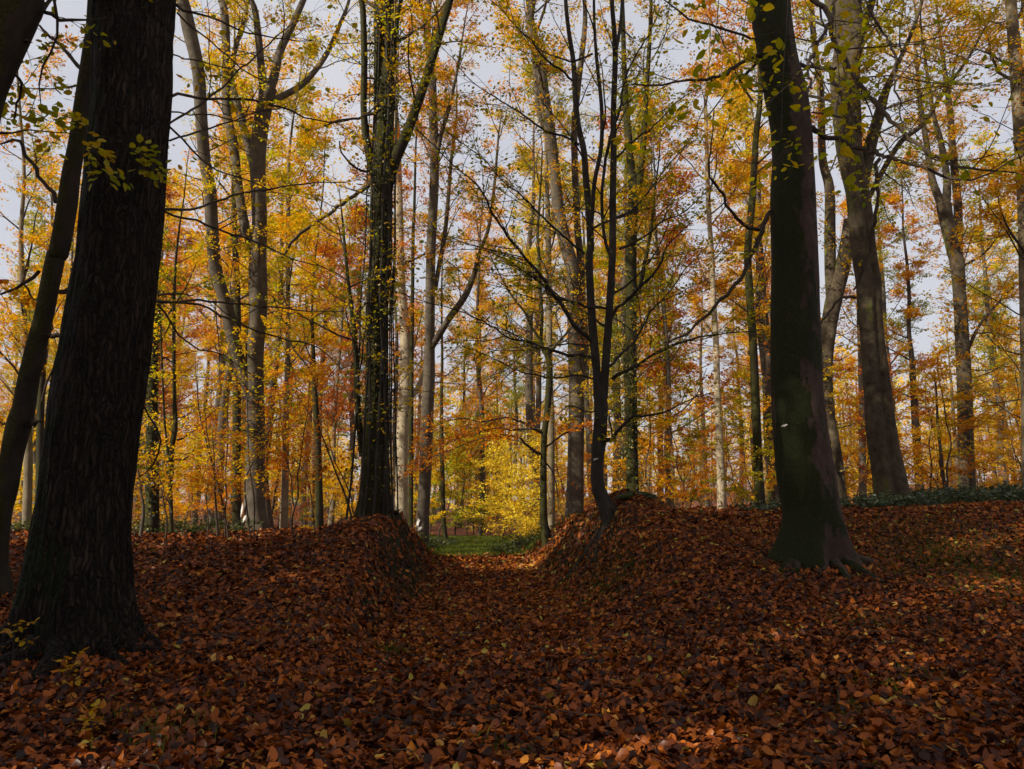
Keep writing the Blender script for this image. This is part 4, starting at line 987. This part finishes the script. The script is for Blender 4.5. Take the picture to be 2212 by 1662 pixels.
# --- big mossy beech at right
nb = [
    (T(3, [(530, 345, 28), (450, 390, 25), (350, 440, 22), (250, 490, 20), (130, 515, 18), (0, 525, 15), (-150, 550, 12), (-300, 545, 9), (-420, 590, 5)]), -1.5),
    (T(3, [(530, 360, 22), (490, 420, 20), (440, 465, 18), (375, 490, 14)]), -.3),
    (T(3, [(560, 585, 14), (500, 575, 12), (440, 545, 10), (400, 500, 7)]), -.5),
    (T(3, [(510, 245, 16), (350, 200, 14), (200, 160, 14), (100, 140, 13), (0, 65, 10), (-120, -20, 7)]), -1),
    (T(3, [(600, 1330, 28), (550, 1420, 32), (520, 1550, 28), (450, 1650, 24)], 6, [(400, 180, 24), (300, 290, 24), (230, 370, 22), (150, 450, 18), (20, 550, 12), (-80, 580, 7)]), -1),
    (T(3, [(525, 1465, 24), (440, 1440, 24), (370, 1360, 20), (300, 1240, 18), (230, 1140, 14), (215, 1050, 12), (230, 850, 9), (240, 700, 7)]), -1.2),
    (T(3, [(780, 420, 28), (870, 420, 26), (980, 440, 28), (1010, 435, 14)]), -.6, 0),
    (T(3, [(975, 450, 28), (1010, 560, 24), (1060, 670, 24), (1100, 760, 22), (1150, 830, 14)]), -1, 1),
    (T(3, [(860, 815, 36), (950, 870, 32), (1050, 890, 30), (1150, 940, 30), (1240, 960, 30), (1290, 1010, 26), (1360, 1015, 22), (1500, 1060, 20), (1650, 1110, 18), (1800, 1140, 16), (1950, 1120, 12), (2150, 1010, 8)]), -3),
    (T(3, [(1285, 1005, 24), (1280, 1120, 24), (1300, 1230, 24), (1270, 1450, 22), (1240, 1600, 20)], 6, [(1200, 50, 20), (1190, 120, 18), (1135, 240, 12)]), -.3, 1),
    (T(3, [(660, -300, 36), (760, -160, 34), (870, -10, 30), (940, 50, 30), (990, 130, 32), (1030, 270, 30), (1110, 400, 30), (1190, 540, 30), (1280, 660, 28), (1380, 770, 28), (1480, 870, 26), (1600, 970, 22), (1750, 1050, 18), (1900, 1080, 14), (2050, 1085, 10), (2212, 1110, 8)]), -3.5),
    (T(3, [(700, -350, 26), (1000, -160, 22), (1190, 0, 18), (1290, 110, 18), (1350, 220, 16), (1400, 400, 14), (1410, 600, 12), (1440, 780, 8)]), -4, 2),
    (T(3, [(1010, -20, 20), (980, 110, 22), (900, 300, 20), (870, 380, 18), (850, 520, 14), (830, 600, 10)]), -4.5, 3),
    (T(3, [(860, 710, 10), (1000, 740, 12), (1100, 750, 11), (1250, 740, 8)]), -1),
]
tree("beech_tree", "big dark mossy beech with flared roots standing alone in front at right", 11.0,
     T(3, [(600, 0, 268), (620, 200, 260), (650, 400, 262), (695, 600, 284), (725, 800, 268), (737, 1000, 270), (737, 1250, 298), (750, 1650, 300)],
       6, [(750, 300, 310), (757, 600, 318), (765, 900, 325), (790, 1200, 350), (820, 1450, 372)], 8, [(1285, 0, 250), (1290, 90, 275), (1288, 190, 330), (1286, 250, 385), (1290, 300, 430)]), (), nb,
     top=24, bark=B_MAIN, twig=B_BROWN, leafmat=M_OL, seed=37, surf=[(180, 360, 7, 1.0, .085)], sides=64, lob=.03, roots=.38, limbs=12, z0=10.5, limb_len=(4, 7), sub=6, tw=6, K=13, lsize=.16, spread=.3, bK=2, btw=2.0, hue=(.15, .95), hang=[
         ([(1640, -160), (1610, 40), (1590, 170), (1560, 290)], (-3.6, -4.6), 3, 11), ([(1560, -160), (1545, 80), (1500, 210), (1440, 290), (1395, 330)], (-3.4, -4.6), 3, 12),
         ([(1710, -160), (1700, 40), (1692, 160), (1688, 290)], (-3.8, -4.8), 2, 9), ([(1800, -160), (1805, 60), (1812, 200), (1785, 320), (1760, 350)], (-3.6, -4.6), 3, 10),
         ([(1900, -160), (1860, 60), (1842, 240), (1838, 400)], (-3.4, -4.4), 3, 11), ([(1460, -160), (1440, 60), (1400, 180), (1370, 280)], (-3.2, -4.4), 2, 8)], marks=[(1679, 924, 14, 5)], anchor="the big mossy beech")
# --- leaning pale double trunk
tree("beech_tree", "tall leaning beech with a fluted double trunk, right of the big mossy beech", 17,
     T(3, [(1060, 0, 215), (1110, 200, 190), (1078, 500, 192), (1090, 750, 190), (1110, 1000, 172), (1150, 1200, 160), (1175, 1400, 168)], 6, [(1195, 0, 165), (1222, 200, 168), (1232, 380, 152), (1250, 600, 152), (1280, 900, 170), (1312, 1200, 192), (1355, 1450, 212), (1378, 1600, 235)]),
     [(T(3, [(1180, 1220, 70), (1230, 950, 84), (1285, 750, 76), (1335, 570, 54), (1400, 430, 34), (1500, 200, 26)]), .6, 4), (T(3, [(1210, 1290, 34), (1240, 1230, 32), (1340, 1040, 36), (1440, 890, 36), (1570, 790, 34), (1680, 620, 26), (1850, 380, 18)]), 1.2, 2),
      (T(3, [(1180, 200, 60), (1230, 60, 52), (1260, -60, 44)]), .5, 4)],
     [(T(6, [(1140, 295, 20), (1090, 285, 18), (1040, 300, 16), (950, 420, 14), (900, 470, 8)]), -.6, 0), (T(3, [(1170, 240, 20), (1200, 150, 22), (1290, 120, 16), (1400, 150, 10)]), -.4)],
     top=23, bark=B_BEECH, leafmat=M_OL, seed=38, sides=56, lob=.06, flute=(4.62, .34, .24), roots=.25, limbs=16, z0=8.5, sub=8, tw=5, K=14, hue=(0, .85), lsize=.1, low=8, lowK=7, lowz=(7, 12), anchor="the double-trunked beech")
tree("beech_tree", "pale twisted sunlit trunk seen between the big mossy beech and the leaning double-trunked beech", 21,
     T(3, [(1100, 1400, 70)], 6, [(1078, 0, 96), (1058, 100, 108), (1005, 300, 112), (970, 500, 102), (955, 700, 84), (965, 900, 64), (990, 1100, 58), (1028, 1300, 56), (1058, 1600, 64)]),
     [(T(6, [(985, 350, 60), (980, 100, 72)], 3, [(978, 1500, 70), (975, 1200, 60), (930, 1000, 50), (920, 600, 44), (880, 300, 36)]), .6, 6)],
     [(T(6, [(1060, 1560, 40), (1040, 1460, 34), (1000, 1370, 26), (975, 1200, 18)]), -.3, 1), (T(6, [(990, 1400, 20), (1050, 1390, 18), (1095, 1360, 14)]), -.3, 0)],
     top=0, bark=B_BEECH, leafmat=M_GO, seed=39, limbs=0, sub=7, K=11, lsize=.1, low=26, lowK=9, lowz=(2, 9), anchor="the pale twisted trunk")
tree("beech_tree", "thin pale straight trunk left of the foot of the leaning double-trunked beech", 32, T(6, [(1150, -300, 30), (1165, 400, 36), (1180, 900, 42), (1186, 1450, 48)]), top=19, bark=B_GREY, leafmat=M_OR, seed=50, limbs=16, z0=4, limb_len=(1.2, 3), sub=5, tw=5, K=10, lsize=.12, sides=14)
tree("beech_tree", "sunlit forked beech with a mossy left side rising from the brambles at far right", 23,
     T(3, [(1700, 1300, 92), (1722, 1420, 84), (1768, 1620, 82)], 6, [(1785, 60, 88), (1800, 250, 78), (1815, 500, 82), (1825, 700, 86), (1836, 1000, 92), (1842, 1300, 96), (1850, 1590, 108)]),
     [(T(3, [(1700, 1330, 60), (1630, 1150, 46), (1590, 900, 36), (1550, 650, 30), (1530, 400, 22)]), .5, 4), (T(3, [(1710, 1340, 60), (1722, 1150, 44), (1682, 900, 36), (1640, 750, 28), (1600, 500, 20)]), -.6, 3),
      (T(6, [(1855, 620, 24), (1920, 480, 20), (1980, 400, 16), (2100, 270, 12), (2160, 200, 6)]), .5)], (),
     top=0, bark=B_BEECH, leafmat=M_OR, seed=51, limbs=0, sub=8, tw=5, K=11, lsize=.1, low=34, lowK=11, lowz=(1.5, 9), lowlen=(1, 2.6), anchor="the sunlit forked beech")
tree("beech_tree", "dark companion trunk close behind the sunlit forked beech at far right", 25, T(3, [(1740, 700, 40), (1762, 1000, 48), (1790, 1300, 56), (1795, 1620, 58)], 6, [(1812, 300, 40), (1830, 900, 44), (1850, 1500, 50)]), top=21, bark=B_BROWN, leafmat=M_OR, seed=52, limbs=18, z0=7, limb_len=(1.6, 4), sub=5, tw=5, K=11, lsize=.11, sides=14)
tree("beech_tree", "pale mossy trunk cut off by the right edge of the picture", 18, T(3, [(2150, 300, 80), (2175, 600, 92), (2200, 900, 100), (2230, 1300, 108)], 6, [(2240, 0, 110), (2255, 600, 116), (2265, 1200, 120), (2270, 1650, 140)]), top=22, bark=B_MOSSY, leafmat=M_OR, seed=53, limbs=24, z0=6, sub=7, tw=5, K=14, lsize=.1, low=40, lowK=14, lowz=(1.5, 12), lowlen=(1.2, 3.2), anchor="the trunk at the right edge")
tree("sapling", "thin wavering dark sapling left of the sunlit forked beech in the brambles", 22, T(6, [(1640, 750, 10), (1655, 900, 14), (1665, 1100, 18), (1685, 1300, 22), (1695, 1420, 26), (1725, 1540, 24)]), top=0, bark=B_BROWN, leafmat=M_GO, seed=54, limbs=0, low=12, lowK=12, lowz=(1, 6), lowlen=(.6, 1.5), tw=0, sides=8, roots=0, cat="sapling")
tree("beech_tree", "dark straight trunk in the middle distance right of the leaning double-trunked beech", 33, T(6, [(1480, 500, 28), (1500, 700, 36), (1515, 1000, 44), (1535, 1300, 50)]), top=17, bark=B_BROWN, leafmat=M_OR, seed=55, limbs=18, z0=3, limb_len=(1.2, 3.4), sub=5, tw=5, K=10, lsize=.13, sides=14)
tree("beech_tree", "mossy olive trunk midway between the grey-footed beech and the ivy-clad tree", 26, T(4, [(1835, -400, 26), (1832, 50, 30), (1832, 600, 36), (1822, 1000, 42), (1812, 1500, 50)]), top=19, bark=B_MOSSY, leafmat=M_OL, seed=56, limbs=20, z0=5, limb_len=(1.2, 3.2), sub=5, tw=5, K=10, lsize=.11, sides=14, hue=(0, .7))
tree("beech_tree", "narrow dark trunk just left of the ivy-clad tree", 18.5, T(4, [(1985, 400, 18), (1995, 700, 28), (2005, 950, 40), (2022, 1250, 44), (2030, 1650, 52)]), top=12, bark=B_DARK, leafmat=M_OR, seed=57, limbs=18, z0=3, limb_len=(1, 2.4), sub=5, tw=4, K=9, lsize=.095, sides=14, hue=(.2, 1))
tree("beech_tree", "slim mossy trunk seen left of the dark leaning beech", 20, T(4, [(135, -150, 26), (135, 0, 32), (150, 400, 40), (165, 700, 44), (180, 1300, 52)]), top=18, bark=B_MOSSY, leafmat=M_OR, seed=58, limbs=14, z0=4, limb_len=(1.5, 3.4), sub=4, tw=4, K=9, lsize=.1, sides=14)
tree("beech_tree", "dark trunk in the gap between the dark leaning beech and the thick oak", 18, T(4, [(262, 900, 44), (256, 1200, 46), (252, 1600, 54)]), top=10, bark=B_DARK, leafmat=M_OR, seed=59, limbs=14, z0=3, limb_len=(1, 2.6), sub=5, tw=5, K=11, lsize=.09, sides=14)

# --- mossy stump mound beside the hornbeam
def moss_mound():
    rng = np.random.default_rng(4)
    c = at(1372, 1103, 14.2)[0]
    c[2] = H(c[0], c[1]) + .02
    n, m = 14, 30
    V = []
    for i in range(n):
        ph = i / (n - 1) * math.pi / 2
        for j in range(m):
            th = j / m * 2 * math.pi
            r = .30 * (1 + .35 * float(vn(j * .5, i * .6, 3)) * math.sin(th * 3 + 1))
            V.append((math.cos(th) * math.cos(ph) * r * 1.35, math.sin(th) * math.cos(ph) * r, -.08 + math.sin(ph) * .13 * (1 + .4 * (float(vn(j * .8, i * .9, 8)) - .5))))
    V = np.array(V)
    a = (np.arange(n - 1) * m)[:, None] + np.arange(m)[None]; b = (np.arange(n - 1) * m)[:, None] + ((np.arange(m) + 1) % m)[None]
    Fc = np.stack([a, b, b + m, a + m], -1).reshape(-1, 4)
    o = link("stump", mesh_from("stump", V, [Fc], M_MOSS)); o.location = c
    tag(o, "low dark mossy stump on the bank crest right of the bent hornbeam foot", "stump")
moss_mound()

# --- seedlings in the near left corner
def seedling(label, vx, vy, hgt, seed, mat):
    rng = np.random.default_rng(seed)
    g = ground_point(vx, vy); g[2] = H(g[0], g[1])
    root = empty("beech_seedling", g); tag(root, label, "seedling", "seedlings in the leaf litter")
    t = np.linspace(0, 1, 8)
    P = np.stack([hgt * .5 * t ** 1.5 * math.cos(seed), hgt * .3 * t, hgt * t - .02], 1)[None]
    a = Acc(); V, Fc = tubes(P, np.linspace(.004, .0015, 8)[None], 5); a.add(V, Fc)
    C, CR_ = children(P, np.full((1, 8), .003), 7, rng, .3, 1, .6, (40, 80), 0, .8, 5, .1)
    V, Fc = tubes(C, CR_, 4); a.add(V, Fc)
    link("stem", a.mesh("stem", B_BROWN), root)
    f = Acc(); spray(f, C, 5, .052, rng, .05, LEAF8, 0, (.0, .5), .4, .3)
    link("foliage", f.mesh("foliage", mat, True), root)
seedling("small yellow-leaved beech seedling at the foot of the thick oak, by the left edge", 20, 1460, .42, 2, M_YG)
seedling("low golden seedling spreading in the litter just below the thick oak's foot", 130, 1510, .30, 5, M_YG)
seedling("dull yellow seedling low in the near left corner of the litter", 200, 1600, .16, 9, M_YG)

# ------------------------------------------------------------------ background beeches (copied prototypes)
def proto_tree(seed, Ht, r, cb, mat, bark, limbs=24, K=13, ls=.16, ln=(2.0, 4.8), sp=.42):
    rng = np.random.default_rng(seed)
    n = 9; z = np.linspace(-.3, Ht, n)
    P = np.stack([np.cumsum(rng.normal(size=n) * .14), np.cumsum(rng.normal(size=n) * .14), z], 1); P[:, :2] -= P[0, :2]
    R = r * np.array([1.35, 1.0, .93, .85, .76, .62, .46, .28, .06])
    V, Fc, Q, q = trunk_geo(P, R, rng, 14, .45, .04, 0, .2, 0)
    root = empty("beech_tree", (0, -200, 0))
    a = Acc(); a.add(V, Fc); link("trunk", a.mesh("trunk", bark), root)
    tw = Acc(); fo = Acc()
    C, CR_ = children(Q[None], q[None], limbs, rng, cb, .99, .5, (35, 70), .55, .3, 8, .1, length=ln, rk=.45, thin=.014)
    V, Fc = tubes(C, CR_, 5); tw.add(V, Fc)
    C1, CR1 = children(C, CR_, 6, rng, .15, 1, .6, (25, 60), .1, .6, 6, .12)
    V, Fc = tubes(C1, CR1, 3); tw.add(V, Fc)
    C2, CR2 = children(C1, CR1, 4, rng, .15, 1, .6, (25, 65), 0, .85, 4, .12)
    V, Fc = tubes(C2, np.maximum(CR2, .003), 3); tw.add(V, Fc)
    spray(fo, C2, K, ls, rng, sp, LEAF4, 0, (0, 1), .35, .7)
    link("branches", tw.mesh("branches", bark), root); link("foliage", fo.mesh("foliage", mat, True), root)
    return root

def proto_bush(seed, Ht, mat, K=16, ls=.10, n0=16, ln=(.9, 2.2), bark=B_BROWN):
    rng = np.random.default_rng(seed)
    n = 8; z = np.linspace(-.15, Ht, n)
    P = np.stack([np.cumsum(rng.normal(size=n) * .12), np.cumsum(rng.normal(size=n) * .12), z], 1); P[:, :2] -= P[0, :2]
    q = .03 * Ht / 4 * np.linspace(1, .25, n)
    Pq, qq = catmull(P, q, 24)
    root = empty("young_beech", (0, -200, 0))
    a = Acc(); V, Fc = tubes(Pq[None], qq[None], 7); a.add(V, Fc)
    C, CR_ = children(Pq[None], qq[None], n0, rng, .08, 1, .5, (55, 85), .1, .8, 8, .1, length=ln, rk=.5, thin=.009)
    V, Fc = tubes(C, CR_, 4); a.add(V, Fc)
    C1, CR1 = children(C, CR_, 6, rng, .1, 1, .5, (30, 60), 0, .9, 5, .1)
    V, Fc = tubes(C1, CR1, 3); a.add(V, Fc)
    link("trunk", a.mesh("trunk", bark), root)
    f = Acc(); spray(f, C1, K, ls, rng, .2, LEAF4, 0, (0, 1), .3, .55)
    link("foliage", f.mesh("foliage", mat, True), root)
    return root

protos = [proto_tree(101, 24, .24, .30, M_OR, B_GREY), proto_tree(102, 21, .20, .22, M_GO, B_BROWN), proto_tree(103, 26, .28, .34, M_GO, B_BEECH), proto_tree(104, 19, .16, .18, M_RU, B_MOSSY), proto_tree(105, 22, .22, .26, M_OL, B_GREY)]
HUEWORD = ["orange-leaved", "golden-leaved", "tall golden", "rust-leaved", "olive-yellow"]
bushes = [proto_bush(201, 4.2, M_OR), proto_bush(202, 3.0, M_GO, ln=(.8, 1.9)), proto_bush(203, 5.5, M_RU, n0=20), proto_bush(204, 3.6, M_OL), proto_bush(205, 6.5, M_OR, n0=24, ln=(1, 2.6)), proto_bush(206, 3.4, M_YEL, K=9, ls=.095, n0=22, ln=(.7, 1.9), bark=B_BEECH)]
BUSHWORD = ["orange", "golden yellow", "rust red", "olive green", "tall orange", "bright sunlit yellow"]
ANCH.sort()
def place_word(vx):
    le = [a for a in ANCH if a[0] <= vx]; ri = [a for a in ANCH if a[0] > vx]
    if le and ri: return "between %s and %s" % (le[-1][1].replace("the ", "", 1), ri[0][1].replace("the ", "", 1))
    return ("right of " + le[-1][1]) if le else ("left of " + ri[0][1])
def vx_of(x, y):
    return CX + F * x / (y * CP)

rng = np.random.default_rng(2024)
placed = []
used = [0] * 5
LB = []
def place(proto_list, k, x, y, s, name_word, words, group, cat, used_):
    o = proto_list[k]
    z = float(H(x, y)) - .05
    rz = rng.uniform(0, 6.283)
    if used_[k] == 0:
        c = o; c.location = (x, y, z); c.rotation_euler = (0, 0, rz); c.scale = (s, s, s)
    else:
        c = copy_tree(o, (x, y, z), rz, (s, s, s * rng.uniform(.92, 1.1)))
    used_[k] += 1
    if y > 2 and abs(x) < .75 * y:
        dist = "near" if y < 40 else ("mid-distance" if y < 56 else "far")
        lb = "%s %s %s %s" % (dist, words[k], name_word, place_word(vx_of(x, y)))
    else:
        lb = "%s %s beyond the picture's edge" % (words[k], name_word)
    tag(c, lb, cat, group)
    LB.append((lb, vx_of(x, y) if y > 2 else x * 100, c))
    return c

# background wood
tries = 0
spots_ = []
while len(spots_) < 72 and tries < 9000:
    tries += 1
    y = rng.uniform(31, 84); x = rng.uniform(-1, 1) * (.74 * y + 5)
    r_ = x / y
    if x < -.74 * y + 1: continue
    if -.17 < r_ < .04 and y < 46: continue         # the clearing at the end of the track
    if .42 < r_ < .62 and (y < 46 or rng.random() < .7): continue       # thinner wood at right, where the sky shows
    if any((x - a) ** 2 + (y - b) ** 2 < 3.6 ** 2 for a, b in spots_): continue
    spots_.append((x, y))
for x, y in spots_:
    k = int(rng.choice([0, 1, 2, 3, 4], p=[.36, .25, .19, .08, .12]))
    place(protos, k, x, y, rng.uniform(.85, 1.12), "background beech", HUEWORD, "beeches of the background wood", "tree", used)
for i in range(26):     # the wood goes on to either side of the picture
    y = 40 + 42 * (i % 13) / 13 + rng.uniform(-1, 1); sgn = -1 if i < 13 else 1
    x = sgn * y * rng.uniform(.80, 1.2)
    place(protos, int(rng.integers(0, 5)), x, y, rng.uniform(.9, 1.1), "background beech", HUEWORD, "beeches of the background wood", "tree", used)
# shading wood out of the frame, on the sun's side and behind the camera
occ = []
for x, y in [(-11.5, 5), (-14.5, 3), (-18, 3.2), (-9, -1), (-12, 1.5), (-13, -5), (-16, -1), (-17, -8), (-20, -3.5), (-21, -11), (-22, 0), (-25, -6), (-26, -15), (-28, -9), (-30, -4.5), (-32, -13), (-34, -19), (-36, -8.5), (-38, -15), (-42, -12), (-14, -13), (-19, -17), (-27, -22),
             (-4, -7), (3, -8), (9, -5), (-7, -13), (6, -14), (13, -9), (13, 3), (17, 7), (17, -3), (0, -17), (22, 10), (21, 1), (-9, -19), (25, 5)]:
    occ.append((x, y))
for i, (x, y) in enumerate(occ):
    k = (0, 2, 1, 4)[i % 4]
    place(protos, k, x, y, rng.uniform(1.0, 1.2), "background beech", HUEWORD, "beeches around and behind the camera", "tree", used)
# young beeches: understorey
ub = [0] * 6
bs = []
# named bright ones at the clearing
for (vx, D, k, s) in [(1112, 29, 5, 1.15), (1130, 25.8, 5, .6), (1085, 30.5, 5, 1.0), (1140, 31, 5, 1.3), (1120, 27.5, 5, .8), (1095, 33, 5, 1.4), (1160, 29, 5, 1.0), (985, 35, 3, 1.5), (1010, 38, 3, 1.5), (950, 34, 3, 1.2), (1060, 42, 0, 1.2), (930, 40, 3, 1.5), (900, 31, 1, .9)]:
    p, _ = at(vx, 1120, D)
    bs.append((p[0], D, k, s))
tries = 0
while len(bs) < 150 and tries < 9000:
    tries += 1
    y = 19.5 + 42 * rng.random() ** 1.3; x = rng.uniform(-1, 1) * (.74 * y + 2)
    r_ = x / y
    if -.18 < r_ < .06 and y < 42: continue
    if abs(x - pathx(y)) < 3.2 and y < 40: continue
    if -8.5 < x < -3.5 and y < 28: continue
    if any((x - a[0]) ** 2 + (y - a[1]) ** 2 < 1.9 ** 2 for a in bs): continue
    k = int(rng.choice([0, 1, 2, 3, 4], p=[.34, .2, .2, .08, .18]))
    if y < 24 and k in (4, 2): k = 0
    bs.append((x, y, k, rng.uniform(.7, 1.1)))
for x, y, k, s in bs:
    place(bushes, k, x, y, s, "young beech", BUSHWORD, "young beeches of the understorey", "young tree", ub)

# far wood: closes the view, one mass
def far_wood():
    rng = np.random.default_rng(9)
    tr = Acc(); fo = Acc()
    N = 400
    y = rng.uniform(84, 150, N); x = rng.uniform(-1, 1, N) * (1.25 * y + 10)
    z = H(x, y)
    Ht = rng.uniform(12, 20, N)
    P = np.stack([np.stack([x + rng.normal(size=N) * .2, y, z + Ht * t], 1) for t in (0, .3, .6, 1.)], 1)
    V, Fc = tubes(P, (rng.uniform(.13, .28, N))[:, None] * np.array([1, .85, .6, .1])[None], 6); tr.add(V, Fc)
    C, CR_ = children(P, np.full((N, 4), .2), 20, rng, .12, 1, .3, (40, 80), .3, .4, 4, .1, length=(2, 4.5))
    V, Fc = tubes(C, CR_ * .7, 3); tr.add(V, Fc)
    spray(fo, C, 20, .42, rng, 1.1, LEAF4, 0, (0, 1), .45, .6)
    root = empty("far_wood", (0, 0, 0)); tag(root, "distant orange wood closing the view beyond the clearing", "wood", None, "stuff")
    link("trunks", tr.mesh("trunks", B_GREY), root); link("foliage", fo.mesh("foliage", M_GO, True), root)
far_wood()

ORD = ["leftmost", "second", "third", "fourth", "fifth", "sixth", "seventh", "eighth", "ninth", "tenth"]
by = {}
for lb, vx, c in LB:
    if "edge" not in lb.split()[-1]: by.setdefault(lb, []).append((vx, c))
for lb, v in by.items():
    if len(v) > 1:
        for i, (vx, c) in enumerate(sorted(v, key=lambda t: t[0])):
            c['label'] = ("rightmost " if i == len(v) - 1 else ORD[i] + " ") + lb

def haze():
    x0, x1, y0, y1, z0, z1 = -258, 258, -48, 328, -3.5, 40
    V = np.array([(x, y, z) for z in (z0, z1) for y in (y0, y1) for x in (x0, x1)], float)
    Fc = np.array([[0, 2, 3, 1], [4, 5, 7, 6], [0, 1, 5, 4], [2, 6, 7, 3], [0, 4, 6, 2], [1, 3, 7, 5]])
    m, n, out = mat_new("haze_air")
    v = n.nodes.new("ShaderNodeVolumePrincipled")
    v.inputs['Color'].default_value = (.95, .93, .92, 1); v.inputs['Density'].default_value = .0005; v.inputs['Anisotropy'].default_value = .3
    n.links.new(v.outputs[0], out.inputs['Volume'])
    o = link("haze", mesh_from("haze", V, [Fc], m, None, False)); o['kind'] = 'stuff'
    o['label'] = "thin pale haze in the air between the far trees"; o['category'] = "haze"
haze()
